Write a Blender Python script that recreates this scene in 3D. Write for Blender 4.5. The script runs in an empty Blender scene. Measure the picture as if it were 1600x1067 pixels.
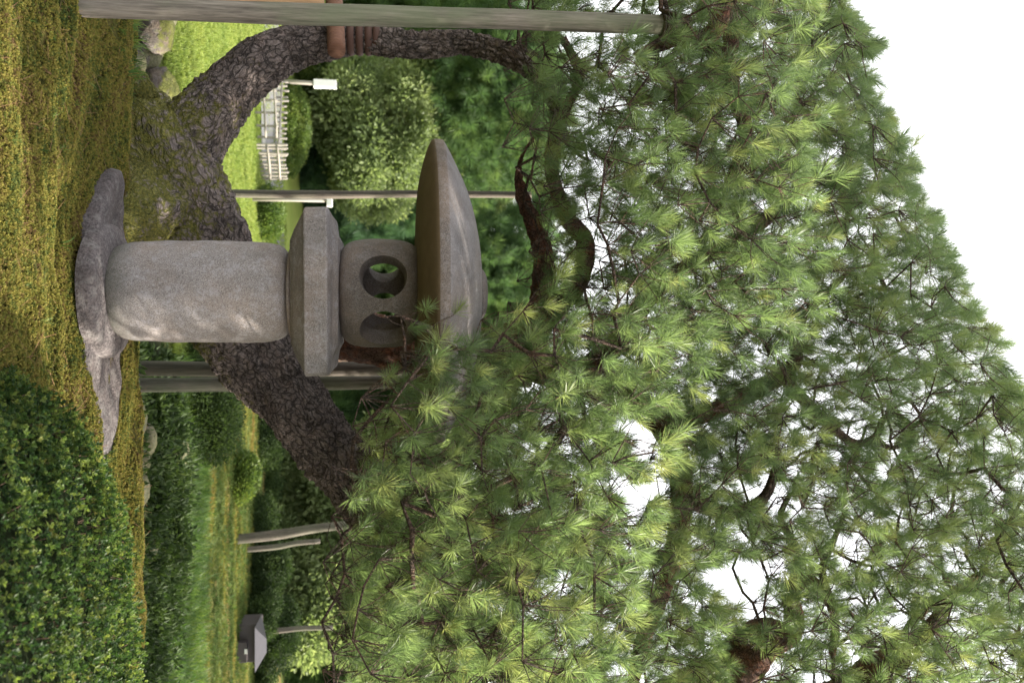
import bpy, math, random
import numpy as np
from mathutils import Vector, Matrix, Euler, noise
rnd = random.Random(7)
rng = np.random.default_rng(7)
R_ = math.radians
scn = bpy.context.scene
COL = scn.collection

# ------------------------------------------------------------------ camera
F_PX = 1290.0                       # focal length in pixels of the 1600 px long side
PITCH = R_(8.3)
CAM = Vector((0, 0, 1.5))
FW = Vector((0, math.cos(PITCH), math.sin(PITCH)))
UP = Vector((0, -math.sin(PITCH), math.cos(PITCH)))
cd = bpy.data.cameras.new('camera'); cam = bpy.data.objects.new('camera', cd); COL.objects.link(cam)
cd.lens = F_PX / 1600 * 36; cd.sensor_width = 36; cd.clip_start = 0.05; cd.clip_end = 2000
m = Matrix.Identity(4)              # the photograph was taken with the camera turned on its side
for i in range(3):
    m[i][0] = UP[i]; m[i][1] = -(1, 0, 0)[i]; m[i][2] = -FW[i]; m[i][3] = CAM[i]
cam.matrix_world = m
cd.dof.use_dof = True; cd.dof.focus_distance = 4.4; cd.dof.aperture_fstop = 2.2
scn.camera = cam

# ------------------------------------------------------------------ sky, sun, exposure
SUN = Vector((0.88, 0.06, 0.47)).normalized()       # towards the sun
sun_el = math.asin(SUN.z); sun_az = math.atan2(SUN.x, SUN.y)
w = bpy.data.worlds.new('World'); scn.world = w; w.use_nodes = True
nt = w.node_tree; nt.nodes.clear()
sky = nt.nodes.new('ShaderNodeTexSky'); sky.sky_type = 'NISHITA'; sky.sun_disc = False
sky.sun_elevation = sun_el; sky.sun_rotation = sun_az; sky.dust_density = 4.0; sky.air_density = 1.0; sky.ozone_density = 1.0
mixw = nt.nodes.new('ShaderNodeMix'); mixw.data_type = 'RGBA'; mixw.inputs[0].default_value = 0.6
mixw.inputs[7].default_value = (9.7, 9.5, 9.2, 1)    # thin bright cloud veil
bg = nt.nodes.new('ShaderNodeBackground'); bg.inputs['Strength'].default_value = 0.10
ow = nt.nodes.new('ShaderNodeOutputWorld')
nt.links.new(sky.outputs[0], mixw.inputs[6]); nt.links.new(mixw.outputs[2], bg.inputs[0]); nt.links.new(bg.outputs[0], ow.inputs[0])
sd = bpy.data.lights.new('sun', 'SUN'); sd.energy = 5.0; sd.angle = R_(0.6); sd.color = (1.0, 0.93, 0.80)
so = bpy.data.objects.new('sun', sd); COL.objects.link(so)
so.rotation_euler = (-SUN).to_track_quat('-Z', 'Y').to_euler(); so.location = (6, 2, 8)
scn.view_settings.view_transform = 'Standard'; scn.view_settings.look = 'None'
scn.view_settings.gamma = 1; scn.view_settings.exposure = 1.75
scn.cycles.max_bounces = 8; scn.cycles.transparent_max_bounces = 6

# ------------------------------------------------------------------ helpers
def at(u, v, Y):
    """a point at depth Y; u runs rightwards and v upwards over the upright view"""
    a = (u - 533.5) / F_PX; b = (v - 800) / F_PX
    t = Y / (FW.y + b * UP.y)
    return CAM + FW * t + UP * (b * t) + Vector((a * t, 0, 0))
def px(n, Y): return n * Y / F_PX * 1.02

def tag(o, label=None, cat=None, group=None, kind=None):
    if label: o['label'] = label
    if cat: o['category'] = cat
    if group: o['group'] = group
    if kind: o['kind'] = kind
    return o
def empty(name, loc, label, cat, group=None):
    o = bpy.data.objects.new(name, None); COL.objects.link(o); o.location = loc
    o.empty_display_size = 0.1
    return tag(o, label, cat, group)
def adopt(o, parent):
    """parent o keeping its world place (parents carry no scale)"""
    if parent is not None:
        o.parent = parent
        mw = parent.matrix_basis
        o.matrix_basis = mw.inverted() @ o.matrix_basis
    return o
def obj(name, me, mat, parent=None, loc=(0, 0, 0), smooth=True):
    o = bpy.data.objects.new(name, me); COL.objects.link(o); o.location = loc
    if mat is not None and len(me.materials) == 0: me.materials.append(mat)
    if smooth and len(me.polygons): me.polygons.foreach_set('use_smooth', [True] * len(me.polygons))
    return adopt(o, parent)

class MB:
    def __init__(s): s.v = []; s.f = []; s.n = 0
    def add(s, V, Fc):
        V = np.asarray(V, dtype=np.float64).reshape(-1, 3)
        s.v.append(V); s.f.extend([tuple(int(i) + s.n for i in f) for f in Fc]); s.n += len(V)
    def mesh(s, name='m'):
        me = bpy.data.meshes.new(name)
        me.from_pydata(np.concatenate(s.v).tolist() if s.v else [], [], s.f); me.update()
        return me

def catmull(P, R, step):
    P = [Vector(p) for p in P]; out = []; rad = []
    Q = [P[0] * 2 - P[1]] + P + [P[-1] * 2 - P[-2]]
    for i in range(1, len(Q) - 2):
        n = max(1, int((Q[i + 1] - Q[i]).length / step))
        for k in range(n):
            t = k / n
            a, b, c, d = Q[i - 1], Q[i], Q[i + 1], Q[i + 2]
            out.append(0.5 * ((2 * b) + (c - a) * t + (2 * a - 5 * b + 4 * c - d) * t * t + (-a + 3 * b - 3 * c + d) * t ** 3))
            rad.append(R[i - 1] * (1 - t) + R[i] * t)
    out.append(P[-1]); rad.append(R[-1])
    return out, rad
def tube(mb, P, R, seg=8, step=0.1, bark=0.0, fine=14.0, wob=0.0, cap=True):
    """tapered tube along a smooth path, with plated bark relief"""
    pts, rad = catmull(P, R, step)
    n = len(pts); V = np.zeros((n, seg, 3)); BC = np.zeros((n, seg, 3))
    T = (pts[1] - pts[0]).normalized()
    N = T.orthogonal().normalized(); s = 0.0
    off = rnd.uniform(0, 50)
    for i in range(n):
        t2 = ((pts[min(i + 1, n - 1)]) - pts[max(i - 1, 0)]).normalized()
        q = T.rotation_difference(t2); N = (q @ N); N = (N - t2 * N.dot(t2)).normalized(); T = t2
        B = T.cross(N)
        if i: s += (pts[i] - pts[i - 1]).length
        for k in range(seg):
            a = 2 * math.pi * k / seg
            c, sn = math.cos(a), math.sin(a)
            r = rad[i]
            if wob: r *= 1 + wob * noise.noise(Vector((c * 0.9, sn * 0.9, s * 2.2 + off)))
            if bark:
                p = Vector((c * rad[i] * fine * 1.5, sn * rad[i] * fine * 1.5, s * fine * 0.62 + off))
                d, _ = noise.voronoi(p + noise.noise_vector(p * 0.9) * 0.7)
                e = min(1.0, (d[1] - d[0]) * 2.6)
                r += bark * 0.7 * (e - 0.55) + bark * 0.55 * noise.noise(p * 2.7) + bark * 0.9 * noise.noise(p * 0.35)
            V[i, k] = pts[i] + (N * c + B * sn) * r; BC[i, k] = (c * rad[i], sn * rad[i], s + off)
    F = []
    for i in range(n - 1):
        for k in range(seg):
            k2 = (k + 1) % seg
            F.append((i * seg + k, i * seg + k2, (i + 1) * seg + k2, (i + 1) * seg + k))
    if cap:
        F.append(tuple(range(seg - 1, -1, -1))); F.append(tuple((n - 1) * seg + k for k in range(seg)))
    mb.add(V, F); mb.bc = BC
    return pts
def lathe(prof, seg=64, jitter=0.0, sc=6.0):
    mb = MB(); n = len(prof); V = []
    for r, z in prof:
        for k in range(seg):
            a = 2 * math.pi * k / seg
            x, y = math.cos(a) * r, math.sin(a) * r
            j = 1 + jitter * noise.noise(Vector((x * sc, y * sc, z * sc)))
            V.append((x * j, y * j, z))
    F = []
    for i in range(n - 1):
        for k in range(seg):
            k2 = (k + 1) % seg
            F.append((i * seg + k, i * seg + k2, (i + 1) * seg + k2, (i + 1) * seg + k))
    F.append(tuple(range(seg - 1, -1, -1))); F.append(tuple((n - 1) * seg + k for k in range(seg)))
    mb.add(V, F); return mb
def dense(pr, step):
    out = []
    for (r0, z0), (r1, z1) in zip(pr, pr[1:]):
        n = max(1, int(math.hypot(r1 - r0, z1 - z0) / step))
        out += [(r0 + (r1 - r0) * k / n, z0 + (z1 - z0) * k / n) for k in range(n)]
    return out + [pr[-1]]
def smoothp(pr, it=2):
    for _ in range(it):
        q = [pr[0]]
        for a, b in zip(pr, pr[1:]):
            q += [(a[0] * .75 + b[0] * .25, a[1] * .75 + b[1] * .25), (a[0] * .25 + b[0] * .75, a[1] * .25 + b[1] * .75)]
        pr = q + [pr[-1]]
    return pr
def box(mb, c, s, rot=None, taper=1.0):
    V = []
    for dz in (-1, 1):
        for dx, dy in ((-1, -1), (1, -1), (1, 1), (-1, 1)):
            k = taper if dz > 0 else 1
            p = Vector((dx * s[0] / 2 * k, dy * s[1] / 2 * k, dz * s[2] / 2))
            if rot is not None: p = rot @ p
            V.append(tuple(p + Vector(c)))
    mb.add(V, [(0, 3, 2, 1), (4, 5, 6, 7), (0, 1, 5, 4), (1, 2, 6, 5), (2, 3, 7, 6), (3, 0, 4, 7)])
def rounded(me, wd=0.01, seg=2):
    import bmesh
    bm = bmesh.new(); bm.from_mesh(me)
    bmesh.ops.bevel(bm, geom=bm.edges[:], offset=wd, segments=seg, affect='EDGES', profile=0.6)
    bm.to_mesh(me); bm.free(); return me
def rock_mesh(sx, sy, sz, seed, sub=4, rough=0.28, flat=0.0):
    import bmesh
    bm = bmesh.new(); bmesh.ops.create_icosphere(bm, subdivisions=sub, radius=1)
    o = Vector((seed * 7.3, seed * 3.1, seed * 1.7))
    for v in bm.verts:
        p = v.co.copy()
        d = noise.voronoi(p * 1.1 + o)[0][0]
        k = 0.85 + rough * d + 0.09 * noise.noise(p * 4 + o) + 0.03 * noise.noise(p * 14 + o)
        v.co = Vector((p.x * sx * k, p.y * sy * k, p.z * sz * k))
        if flat and v.co.z > flat: v.co.z = flat + (v.co.z - flat) * 0.15
    me = bpy.data.meshes.new('rock'); bm.to_mesh(me); bm.free(); return me

# ------------------------------------------------------------------ materials
def mat_new(name):
    mt = bpy.data.materials.new(name); mt.use_nodes = True
    t = mt.node_tree; t.nodes.clear(); return mt, t
class NT:
    def __init__(s, t): s.t = t
    def n(s, ty, **k):
        x = s.t.nodes.new(ty)
        for a, b in k.items(): setattr(x, a, b)
        return x
    def l(s, a, b): s.t.links.new(a, b)
    def pos(s, obj_space=False):
        return s.n('ShaderNodeTexCoord').outputs['Object'] if obj_space else s.n('ShaderNodeNewGeometry').outputs['Position']
    def noise(s, scale, detail=4, rough=0.55, vec=None, dist=0.0, scl3=None):
        x = s.n('ShaderNodeTexNoise'); x.inputs['Scale'].default_value = scale; x.inputs['Detail'].default_value = detail
        x.inputs['Roughness'].default_value = rough; x.inputs['Distortion'].default_value = dist
        v = vec if vec is not None else s.pos()
        if scl3 is not None:
            mp = s.n('ShaderNodeMapping'); mp.inputs['Scale'].default_value = scl3; s.l(v, mp.inputs[0]); v = mp.outputs[0]
        s.l(v, x.inputs['Vector']); return x.outputs['Fac']
    def vor(s, scale, feat='F1', vec=None, scl3=None, rand=1.0):
        x = s.n('ShaderNodeTexVoronoi'); x.feature = feat; x.inputs['Scale'].default_value = scale
        x.inputs['Randomness'].default_value = rand
        v = vec if vec is not None else s.pos()
        if scl3 is not None:
            mp = s.n('ShaderNodeMapping'); mp.inputs['Scale'].default_value = scl3; s.l(v, mp.inputs[0]); v = mp.outputs[0]
        s.l(v, x.inputs['Vector']); return x.outputs['Distance']
    def ramp(s, fac, stops):
        x = s.n('ShaderNodeValToRGB'); e = x.color_ramp.elements
        while len(e) < len(stops): e.new(0.5)
        for i, (p, c) in enumerate(stops):
            e[i].position = p; e[i].color = (c[0], c[1], c[2], 1) if not isinstance(c, (int, float)) else (c, c, c, 1)
        s.l(fac, x.inputs[0]); return x.outputs[0]
    def mix(s, fac, a, b, mode='MIX'):
        x = s.n('ShaderNodeMix'); x.data_type = 'RGBA'; x.blend_type = mode
        for val, i in ((fac, 0), (a, 6), (b, 7)):
            if isinstance(val, (int, float)): x.inputs[i].default_value = val
            elif isinstance(val, tuple): x.inputs[i].default_value = (val[0], val[1], val[2], 1)
            else: s.l(val, x.inputs[i])
        return x.outputs[2]
    def math(s, op, a, b=0.5, clamp=False):
        x = s.n('ShaderNodeMath'); x.operation = op; x.use_clamp = clamp
        for val, i in ((a, 0), (b, 1)):
            if isinstance(val, (int, float)): x.inputs[i].default_value = val
            else: s.l(val, x.inputs[i])
        return x.outputs[0]
    def bump(s, h, dist=0.01, strength=1.0):
        x = s.n('ShaderNodeBump'); x.inputs['Distance'].default_value = dist; x.inputs['Strength'].default_value = strength
        s.l(h, x.inputs['Height']); return x.outputs[0]
    def finish(s, col, rough=0.85, normal=None, spec=0.3, transl=0.0, tcol=None):
        p = s.n('ShaderNodeBsdfPrincipled')
        if isinstance(col, tuple): p.inputs['Base Color'].default_value = (*col, 1)
        else: s.l(col, p.inputs['Base Color'])
        if isinstance(rough, (int, float)): p.inputs['Roughness'].default_value = rough
        else: s.l(rough, p.inputs['Roughness'])
        p.inputs['Specular IOR Level'].default_value = spec
        if normal is not None: s.l(normal, p.inputs['Normal'])
        out = s.n('ShaderNodeOutputMaterial'); sh = p.outputs[0]
        if transl > 0:
            t = s.n('ShaderNodeBsdfTranslucent')
            if tcol is None: tcol = col
            if isinstance(tcol, tuple): t.inputs[0].default_value = (*tcol, 1)
            else: s.l(tcol, t.inputs[0])
            mx = s.n('ShaderNodeMixShader'); mx.inputs[0].default_value = transl
            s.l(sh, mx.inputs[1]); s.l(t.outputs[0], mx.inputs[2]); sh = mx.outputs[0]
        s.l(sh, out.inputs[0])
M = {}
def leafmat(name, stops, transl=0.4, rough=0.5, spec=0.35, scale=1.2, spread=0.45, tboost=1.5):
    mt, t = mat_new(name); s = NT(t)
    r = s.n('ShaderNodeObjectInfo').outputs['Random']
    nz = s.noise(scale, 3)
    f = s.math('ADD', s.math('MULTIPLY', r, spread), s.math('MULTIPLY', nz, 1 - spread))
    c = s.ramp(f, stops)
    tc = s.mix(1.0, c, (tboost, tboost * 1.02, tboost * 0.72), 'MULTIPLY')
    s.finish(c, rough, None, spec, transl, tc); M[name] = mt; return mt
leafmat('needle', [(0.20, (0.072, 0.105, 0.055)), (0.42, (0.115, 0.170, 0.076)), (0.60, (0.165, 0.225, 0.098)), (0.80, (0.24, 0.26, 0.11)), (0.93, (0.27, 0.20, 0.09))], 0.52, 0.4, 0.45, 2.0, 0.5, 1.7)
leafmat('needle_far', [(0.25, (0.045, 0.085, 0.035)), (0.55, (0.075, 0.135, 0.050)), (0.8, (0.13, 0.19, 0.06))], 0.45, 0.55, 0.3, 0.7, 0.4)
leafmat('needle_blue', [(0.25, (0.035, 0.075, 0.040)), (0.55, (0.060, 0.120, 0.060)), (0.8, (0.10, 0.17, 0.08))], 0.35, 0.55, 0.3, 0.7, 0.4)
leafmat('leaf_yellow', [(0.25, (0.10, 0.14, 0.055)), (0.55, (0.17, 0.22, 0.09)), (0.8, (0.27, 0.31, 0.15))], 0.45, 0.5, 0.3, 0.8, 0.4)
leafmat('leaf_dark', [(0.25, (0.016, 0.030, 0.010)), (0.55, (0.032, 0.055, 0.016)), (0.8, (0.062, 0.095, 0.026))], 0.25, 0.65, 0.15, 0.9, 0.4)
leafmat('hedge_leaf', [(0.22, (0.018, 0.040, 0.014)), (0.45, (0.040, 0.080, 0.020)), (0.62, (0.085, 0.135, 0.030)), (0.80, (0.17, 0.21, 0.05)), (0.93, (0.20, 0.10, 0.05))], 0.42, 0.5, 0.3, 5.0, 0.6)
leafmat('bush_leaf', [(0.25, (0.05, 0.09, 0.02)), (0.55, (0.10, 0.15, 0.035)), (0.8, (0.18, 0.22, 0.05))], 0.35, 0.5, 0.3, 1.5, 0.4)
leafmat('grass_blade', [(0.25, (0.035, 0.075, 0.02)), (0.55, (0.075, 0.14, 0.03)), (0.8, (0.18, 0.22, 0.05))], 0.4, 0.5, 0.3, 1.2, 0.4)
leafmat('lawn_blade', [(0.25, (0.15, 0.21, 0.05)), (0.55, (0.20, 0.25, 0.06)), (0.8, (0.25, 0.28, 0.075))], 0.4, 0.5, 0.3, 0.8, 0.4)

def mossmat():
    mt, t = mat_new('moss'); s = NT(t)
    big = s.noise(2.3, 4, 0.6, scl3=(0.7, 1.6, 1)); mid = s.noise(11, 3, 0.6)
    r = s.n('ShaderNodeObjectInfo').outputs['Random']
    f = s.math('ADD', s.math('ADD', s.math('MULTIPLY', big, 0.8), s.math('MULTIPLY', mid, 0.35)), s.math('MULTIPLY', s.math('SUBTRACT', r, 0.5), 0.32))
    c = s.ramp(f, [(0.34, (0.055, 0.085, 0.022)), (0.46, (0.115, 0.13, 0.030)), (0.56, (0.19, 0.18, 0.034)), (0.68, (0.26, 0.22, 0.055)), (0.80, (0.12, 0.075, 0.035))])
    s.finish(c, 0.8, None, 0.2, 0.3); M['moss'] = mt
mossmat()
def groundmat():
    mt, t = mat_new('ground'); s = NT(t)
    g = s.n('ShaderNodeNewGeometry').outputs['Position']
    sep = s.n('ShaderNodeSeparateXYZ'); s.l(g, sep.inputs[0])
    big = s.noise(1.6, 5, 0.6); fine = s.noise(60, 4, 0.7); med = s.noise(9, 4, 0.6)
    mossc = s.ramp(s.math('ADD', s.math('MULTIPLY', big, 0.6), s.math('MULTIPLY', fine, 0.4)),
                   [(0.3, (0.035, 0.045, 0.018)), (0.5, (0.085, 0.085, 0.022)), (0.7, (0.10, 0.060, 0.028))])
    lawn = s.ramp(s.math('ADD', s.math('MULTIPLY', big, 0.5), s.math('MULTIPLY', fine, 0.5)),
                  [(0.3, (0.15, 0.20, 0.05)), (0.5, (0.20, 0.25, 0.055)), (0.7, (0.26, 0.28, 0.08))])
    soil = s.ramp(med, [(0.3, (0.018, 0.020, 0.012)), (0.6, (0.032, 0.040, 0.016)), (0.8, (0.055, 0.060, 0.022))])  # soil darkened so its colour stands in for deep shade on the bank
    fl = s.math('MULTIPLY', s.math('SUBTRACT', sep.outputs['Y'], 9.4), 1.2, True)
    fr = s.math('SUBTRACT', 1.0, s.math('MULTIPLY', s.math('SUBTRACT', sep.outputs['X'], 0.6), 0.8, True))
    far = s.mix(s.math('MULTIPLY', fl, fr), soil, lawn)
    strip = s.math('MULTIPLY', s.math('SUBTRACT', s.noise(1.1, 4, 0.6, scl3=(0.35, 2.4, 1)), 0.5), 7.0, True)
    back = s.math('MULTIPLY', s.math('SUBTRACT', sep.outputs['Y'], 10.0), 0.6, True)
    right = s.math('SUBTRACT', 1.0, fr)
    grassr = s.mix(strip, s.ramp(med, [(0.35, (0.055, 0.080, 0.022)), (0.65, (0.10, 0.125, 0.035))]), (0.20, 0.145, 0.05))
    far = s.mix(s.math('MULTIPLY', back, right), far, grassr)
    c = s.mix(s.math('MULTIPLY', s.math('SUBTRACT', sep.outputs['Y'], 5.4), 2.0, True), mossc, far)
    s.finish(c, 0.95, s.bump(s.math('ADD', fine, med), 0.02), 0.1); M['ground'] = mt
groundmat()
def stonemat(name, dark, light, lichen=(0.38, 0.365, 0.39), warm=(0.30, 0.20, 0.13), lam=0.5, grain=190, moss=0.0, bd=0.004):
    mt, t = mat_new(name); s = NT(t); g = s.pos()
    sp = s.noise(grain, 3, 0.8); sp2 = s.noise(grain * 0.35, 3, 0.7); bigN = s.noise(3.2, 5, 0.6); md = s.noise(17, 4, 0.65)
    base = s.ramp(sp, [(0.33, dark), (0.5, tuple((a + b) / 2 for a, b in zip(dark, light))), (0.66, light)])
    c = s.mix(s.math('MULTIPLY', s.ramp(bigN, [(0.42, 0.0), (0.62, 1.0)]), 0.45), base, s.mix(0.5, base, warm))
    lf = s.math('MULTIPLY', s.ramp(s.math('ADD', s.math('MULTIPLY', md, 0.5), s.math('MULTIPLY', sp2, 0.5)), [(0.50, 0.0), (0.60, 1.0)]), lam)
    c = s.mix(lf, c, lichen)
    c = s.mix(1.0, c, s.ramp(s.noise(2.1, 6, 0.62, scl3=(1.3, 1.3, 0.6)), [(0.30, 0.62), (0.52, 1.0), (0.72, 1.22)]), 'MULTIPLY')
    pit = s.ramp(s.vor(grain * 0.45), [(0.0, 0.45), (0.22, 1.0)])
    c = s.mix(0.6, c, s.mix(1.0, c, pit, 'MULTIPLY'))
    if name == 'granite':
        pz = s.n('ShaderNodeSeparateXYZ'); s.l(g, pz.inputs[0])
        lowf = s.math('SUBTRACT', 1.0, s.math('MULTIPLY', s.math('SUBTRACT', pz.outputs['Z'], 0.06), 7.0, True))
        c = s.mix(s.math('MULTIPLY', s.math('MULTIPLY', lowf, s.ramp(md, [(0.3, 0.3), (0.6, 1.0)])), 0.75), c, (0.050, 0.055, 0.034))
    if moss:
        ge = s.n('ShaderNodeNewGeometry'); sz = s.n('ShaderNodeSeparateXYZ'); s.l(ge.outputs['Normal'], sz.inputs[0])
        mf = s.math('MULTIPLY', s.ramp(s.math('ADD', s.math('MULTIPLY', sz.outputs['Z'], 0.35), s.math('MULTIPLY', md, 0.65)), [(0.45, 0.0), (0.58, 1.0)]), moss)
        c = s.mix(mf, c, s.mix(sp2, (0.05, 0.065, 0.015), (0.13, 0.125, 0.03)))
    h = s.math('ADD', s.math('ADD', sp, s.math('MULTIPLY', md, 1.5)), s.math('MULTIPLY', pit, 0.8))
    s.finish(c, 0.88, s.bump(h, bd), 0.25); M[name] = mt
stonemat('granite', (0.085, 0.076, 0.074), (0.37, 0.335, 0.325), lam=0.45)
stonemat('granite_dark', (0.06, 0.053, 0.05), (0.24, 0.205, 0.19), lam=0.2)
stonemat('granite_roof', (0.10, 0.095, 0.095), (0.27, 0.245, 0.25), lichen=(0.30, 0.29, 0.31), warm=(0.24, 0.16, 0.10), lam=0.35)
stonemat('slab_stone', (0.045, 0.039, 0.041), (0.150, 0.130, 0.130), lichen=(0.24, 0.23, 0.22), warm=(0.13, 0.09, 0.075), lam=0.35, grain=70, bd=0.01)
stonemat('rock', (0.05, 0.045, 0.045), (0.16, 0.14, 0.13), lichen=(0.25, 0.24, 0.22), lam=0.3, grain=30, moss=0.6, bd=0.02)
stonemat('rock_moss', (0.05, 0.045, 0.045), (0.14, 0.12, 0.10), lam=0.2, grain=30, moss=1.0, bd=0.02)

def barkmat(name, plate1, plate2, crack, moss=0.0, sc=16, red=(0.26, 0.11, 0.06), redf=0.3, attr=True):
    mt, t = mat_new(name); s = NT(t)
    g = s.n('ShaderNodeNewGeometry')
    if attr:
        at_ = s.n('ShaderNodeAttribute'); at_.attribute_name = 'bark_co'; co = at_.outputs['Vector']
    else: co = g.outputs['Position']
    nv = s.n('ShaderNodeTexNoise'); nv.inputs['Scale'].default_value = 7; nv.inputs['Detail'].default_value = 6; s.l(co, nv.inputs['Vector'])
    va = s.n('ShaderNodeVectorMath'); va.operation = 'MULTIPLY_ADD'; va.inputs[1].default_value = (0.16, 0.16, 0.22)
    s.l(nv.outputs['Color'], va.inputs[0]); s.l(co, va.inputs[2])
    v = s.vor(sc, 'DISTANCE_TO_EDGE', va.outputs[0], (1, 1, 0.5)); v2 = s.vor(sc * 2.3, 'DISTANCE_TO_EDGE', va.outputs[0], (1, 1, 0.7))
    big = s.noise(3.0, 4, 0.6); fi = s.noise(70, 5, 0.7); md = s.noise(14, 4, 0.6)
    c = s.mix(fi, plate1, plate2)
    c = s.mix(s.math('MULTIPLY', s.ramp(md, [(0.45, 0.0), (0.65, 1.0)]), redf), c, red)
    c = s.mix(s.math('MULTIPLY', s.ramp(s.math('ADD', v, s.math('MULTIPLY', s.math('SUBTRACT', md, 0.5), 0.16)), [(0.0, 1.0), (0.13, 0.0)]), 0.8), c, crack)
    c = s.mix(0.4, c, s.mix(s.ramp(v2, [(0.0, 0.0), (0.14, 1.0)]), crack, c))
    c = s.mix(1.0, c, s.ramp(s.noise(5, 5, 0.7, co), [(0.3, 0.6), (0.7, 1.35)]), 'MULTIPLY')
    if moss:
        sx = s.n('ShaderNodeSeparateXYZ'); s.l(g.outputs['Position'], sx.inputs[0])
        sn = s.n('ShaderNodeSeparateXYZ'); s.l(g.outputs['Normal'], sn.inputs[0])
        low = s.math('SUBTRACT', 1.0, s.math('MULTIPLY', s.math('SUBTRACT', sx.outputs['Z'], -0.1), 0.9, True))
        a = s.math('ADD', s.math('MULTIPLY', low, 0.42), s.math('MULTIPLY', md, 0.55))
        a = s.math('ADD', a, s.math('MULTIPLY', big, 0.35))
        a = s.math('ADD', a, s.math('MULTIPLY', s.math('SUBTRACT', 0.3, v), 0.25))
        mf = s.math('MULTIPLY', s.ramp(a, [(0.74, 0.0), (0.86, 1.0)]), moss)
        c = s.mix(mf, c, s.ramp(fi, [(0.35, (0.07, 0.085, 0.018)), (0.65, (0.24, 0.22, 0.04))]))
    h = s.math('ADD', s.math('MULTIPLY', s.ramp(v, [(0.0, 0.0), (0.16, 1.0)]), 1.0), s.math('ADD', s.math('MULTIPLY', s.ramp(v2, [(0.0, 0.0), (0.2, 1.0)]), 0.4), s.math('MULTIPLY', fi, 0.5)))
    s.finish(c, 0.9, s.bump(h, 0.018), 0.2); M[name] = mt
barkmat('bark', (0.11, 0.090, 0.085), (0.35, 0.290, 0.270), (0.030, 0.025, 0.024), moss=0.9, sc=28, redf=0.12)
barkmat('bark_red', (0.17, 0.085, 0.065), (0.29, 0.18, 0.15), (0.05, 0.03, 0.026), sc=44, redf=0.7, red=(0.36, 0.13, 0.07))
barkmat('bark_thin', (0.10, 0.075, 0.065), (0.22, 0.16, 0.13), (0.04, 0.03, 0.028), attr=False, sc=40, redf=0.35, red=(0.26, 0.11, 0.06))

def woodmat(name, c1, c2, green=0.3):
    mt, t = mat_new(name); s = NT(t)
    g = s.noise(26, 5, 0.7, vec=s.pos(), scl3=(1, 1, 0.07)); g2 = s.noise(90, 4, 0.7, scl3=(1, 1, 0.05)); b = s.noise(3.0, 4, 0.6, scl3=(1, 1, 0.6))
    c = s.mix(s.ramp(s.math('ADD', s.math('MULTIPLY', g, 0.6), s.math('MULTIPLY', g2, 0.4)), [(0.36, 0.0), (0.62, 1.0)]), c1, c2)
    c = s.mix(s.math('MULTIPLY', s.ramp(b, [(0.4, 0.0), (0.6, 1.0)]), green), c, (0.13, 0.16, 0.09))
    c = s.mix(s.ramp(s.noise(40, 3, 0.6, scl3=(1, 1, 0.04)), [(0.66, 0.0), (0.72, 0.85)]), c, (0.02, 0.018, 0.016))
    s.finish(c, 0.85, s.bump(s.math('ADD', g, g2), 0.006), 0.25); M[name] = mt
woodmat('post_grey', (0.055, 0.047, 0.040), (0.26, 0.23, 0.195), 0.55)
woodmat('post_dark', (0.05, 0.043, 0.038), (0.15, 0.125, 0.105), 0.25)
woodmat('post_tan', (0.33, 0.20, 0.11), (0.50, 0.32, 0.19), 0.0)
woodmat('log_red', (0.10, 0.05, 0.035), (0.22, 0.11, 0.07), 0.0)
def plain(name, col, rough=0.6, spec=0.4, var=0.2, sc=12):
    mt, t = mat_new(name); s = NT(t); n_ = s.noise(sc, 4, 0.6)
    c = s.mix(n_, tuple(x * (1 - var) for x in col), tuple(min(1, x * (1 + var)) for x in col))
    s.finish(c, rough, s.bump(n_, 0.002), spec); M[name] = mt
plain('pale_wood', (0.25, 0.23, 0.20), 0.7); plain('white_paint', (0.78, 0.78, 0.76), 0.5, var=0.06)
plain('metal_grey', (0.07, 0.06, 0.062), 0.45); plain('metal_light', (0.06, 0.056, 0.062), 0.4); plain('gravel', (0.15, 0.15, 0.155), 0.9, 0.1, 0.15, 30)
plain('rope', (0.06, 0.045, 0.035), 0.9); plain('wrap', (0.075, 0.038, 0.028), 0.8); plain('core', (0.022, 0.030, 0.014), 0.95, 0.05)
plain('hedge_twig', (0.16, 0.10, 0.07), 0.85); plain('orange_pole', (0.42, 0.18, 0.08), 0.7)
def watermat():
    mt, t = mat_new('water'); s = NT(t)
    s.finish((0.05, 0.06, 0.045), 0.06, s.bump(s.noise(5, 3, 0.5, scl3=(1, 2.2, 1)), 0.02), 0.8); M['water'] = mt
watermat()

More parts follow.
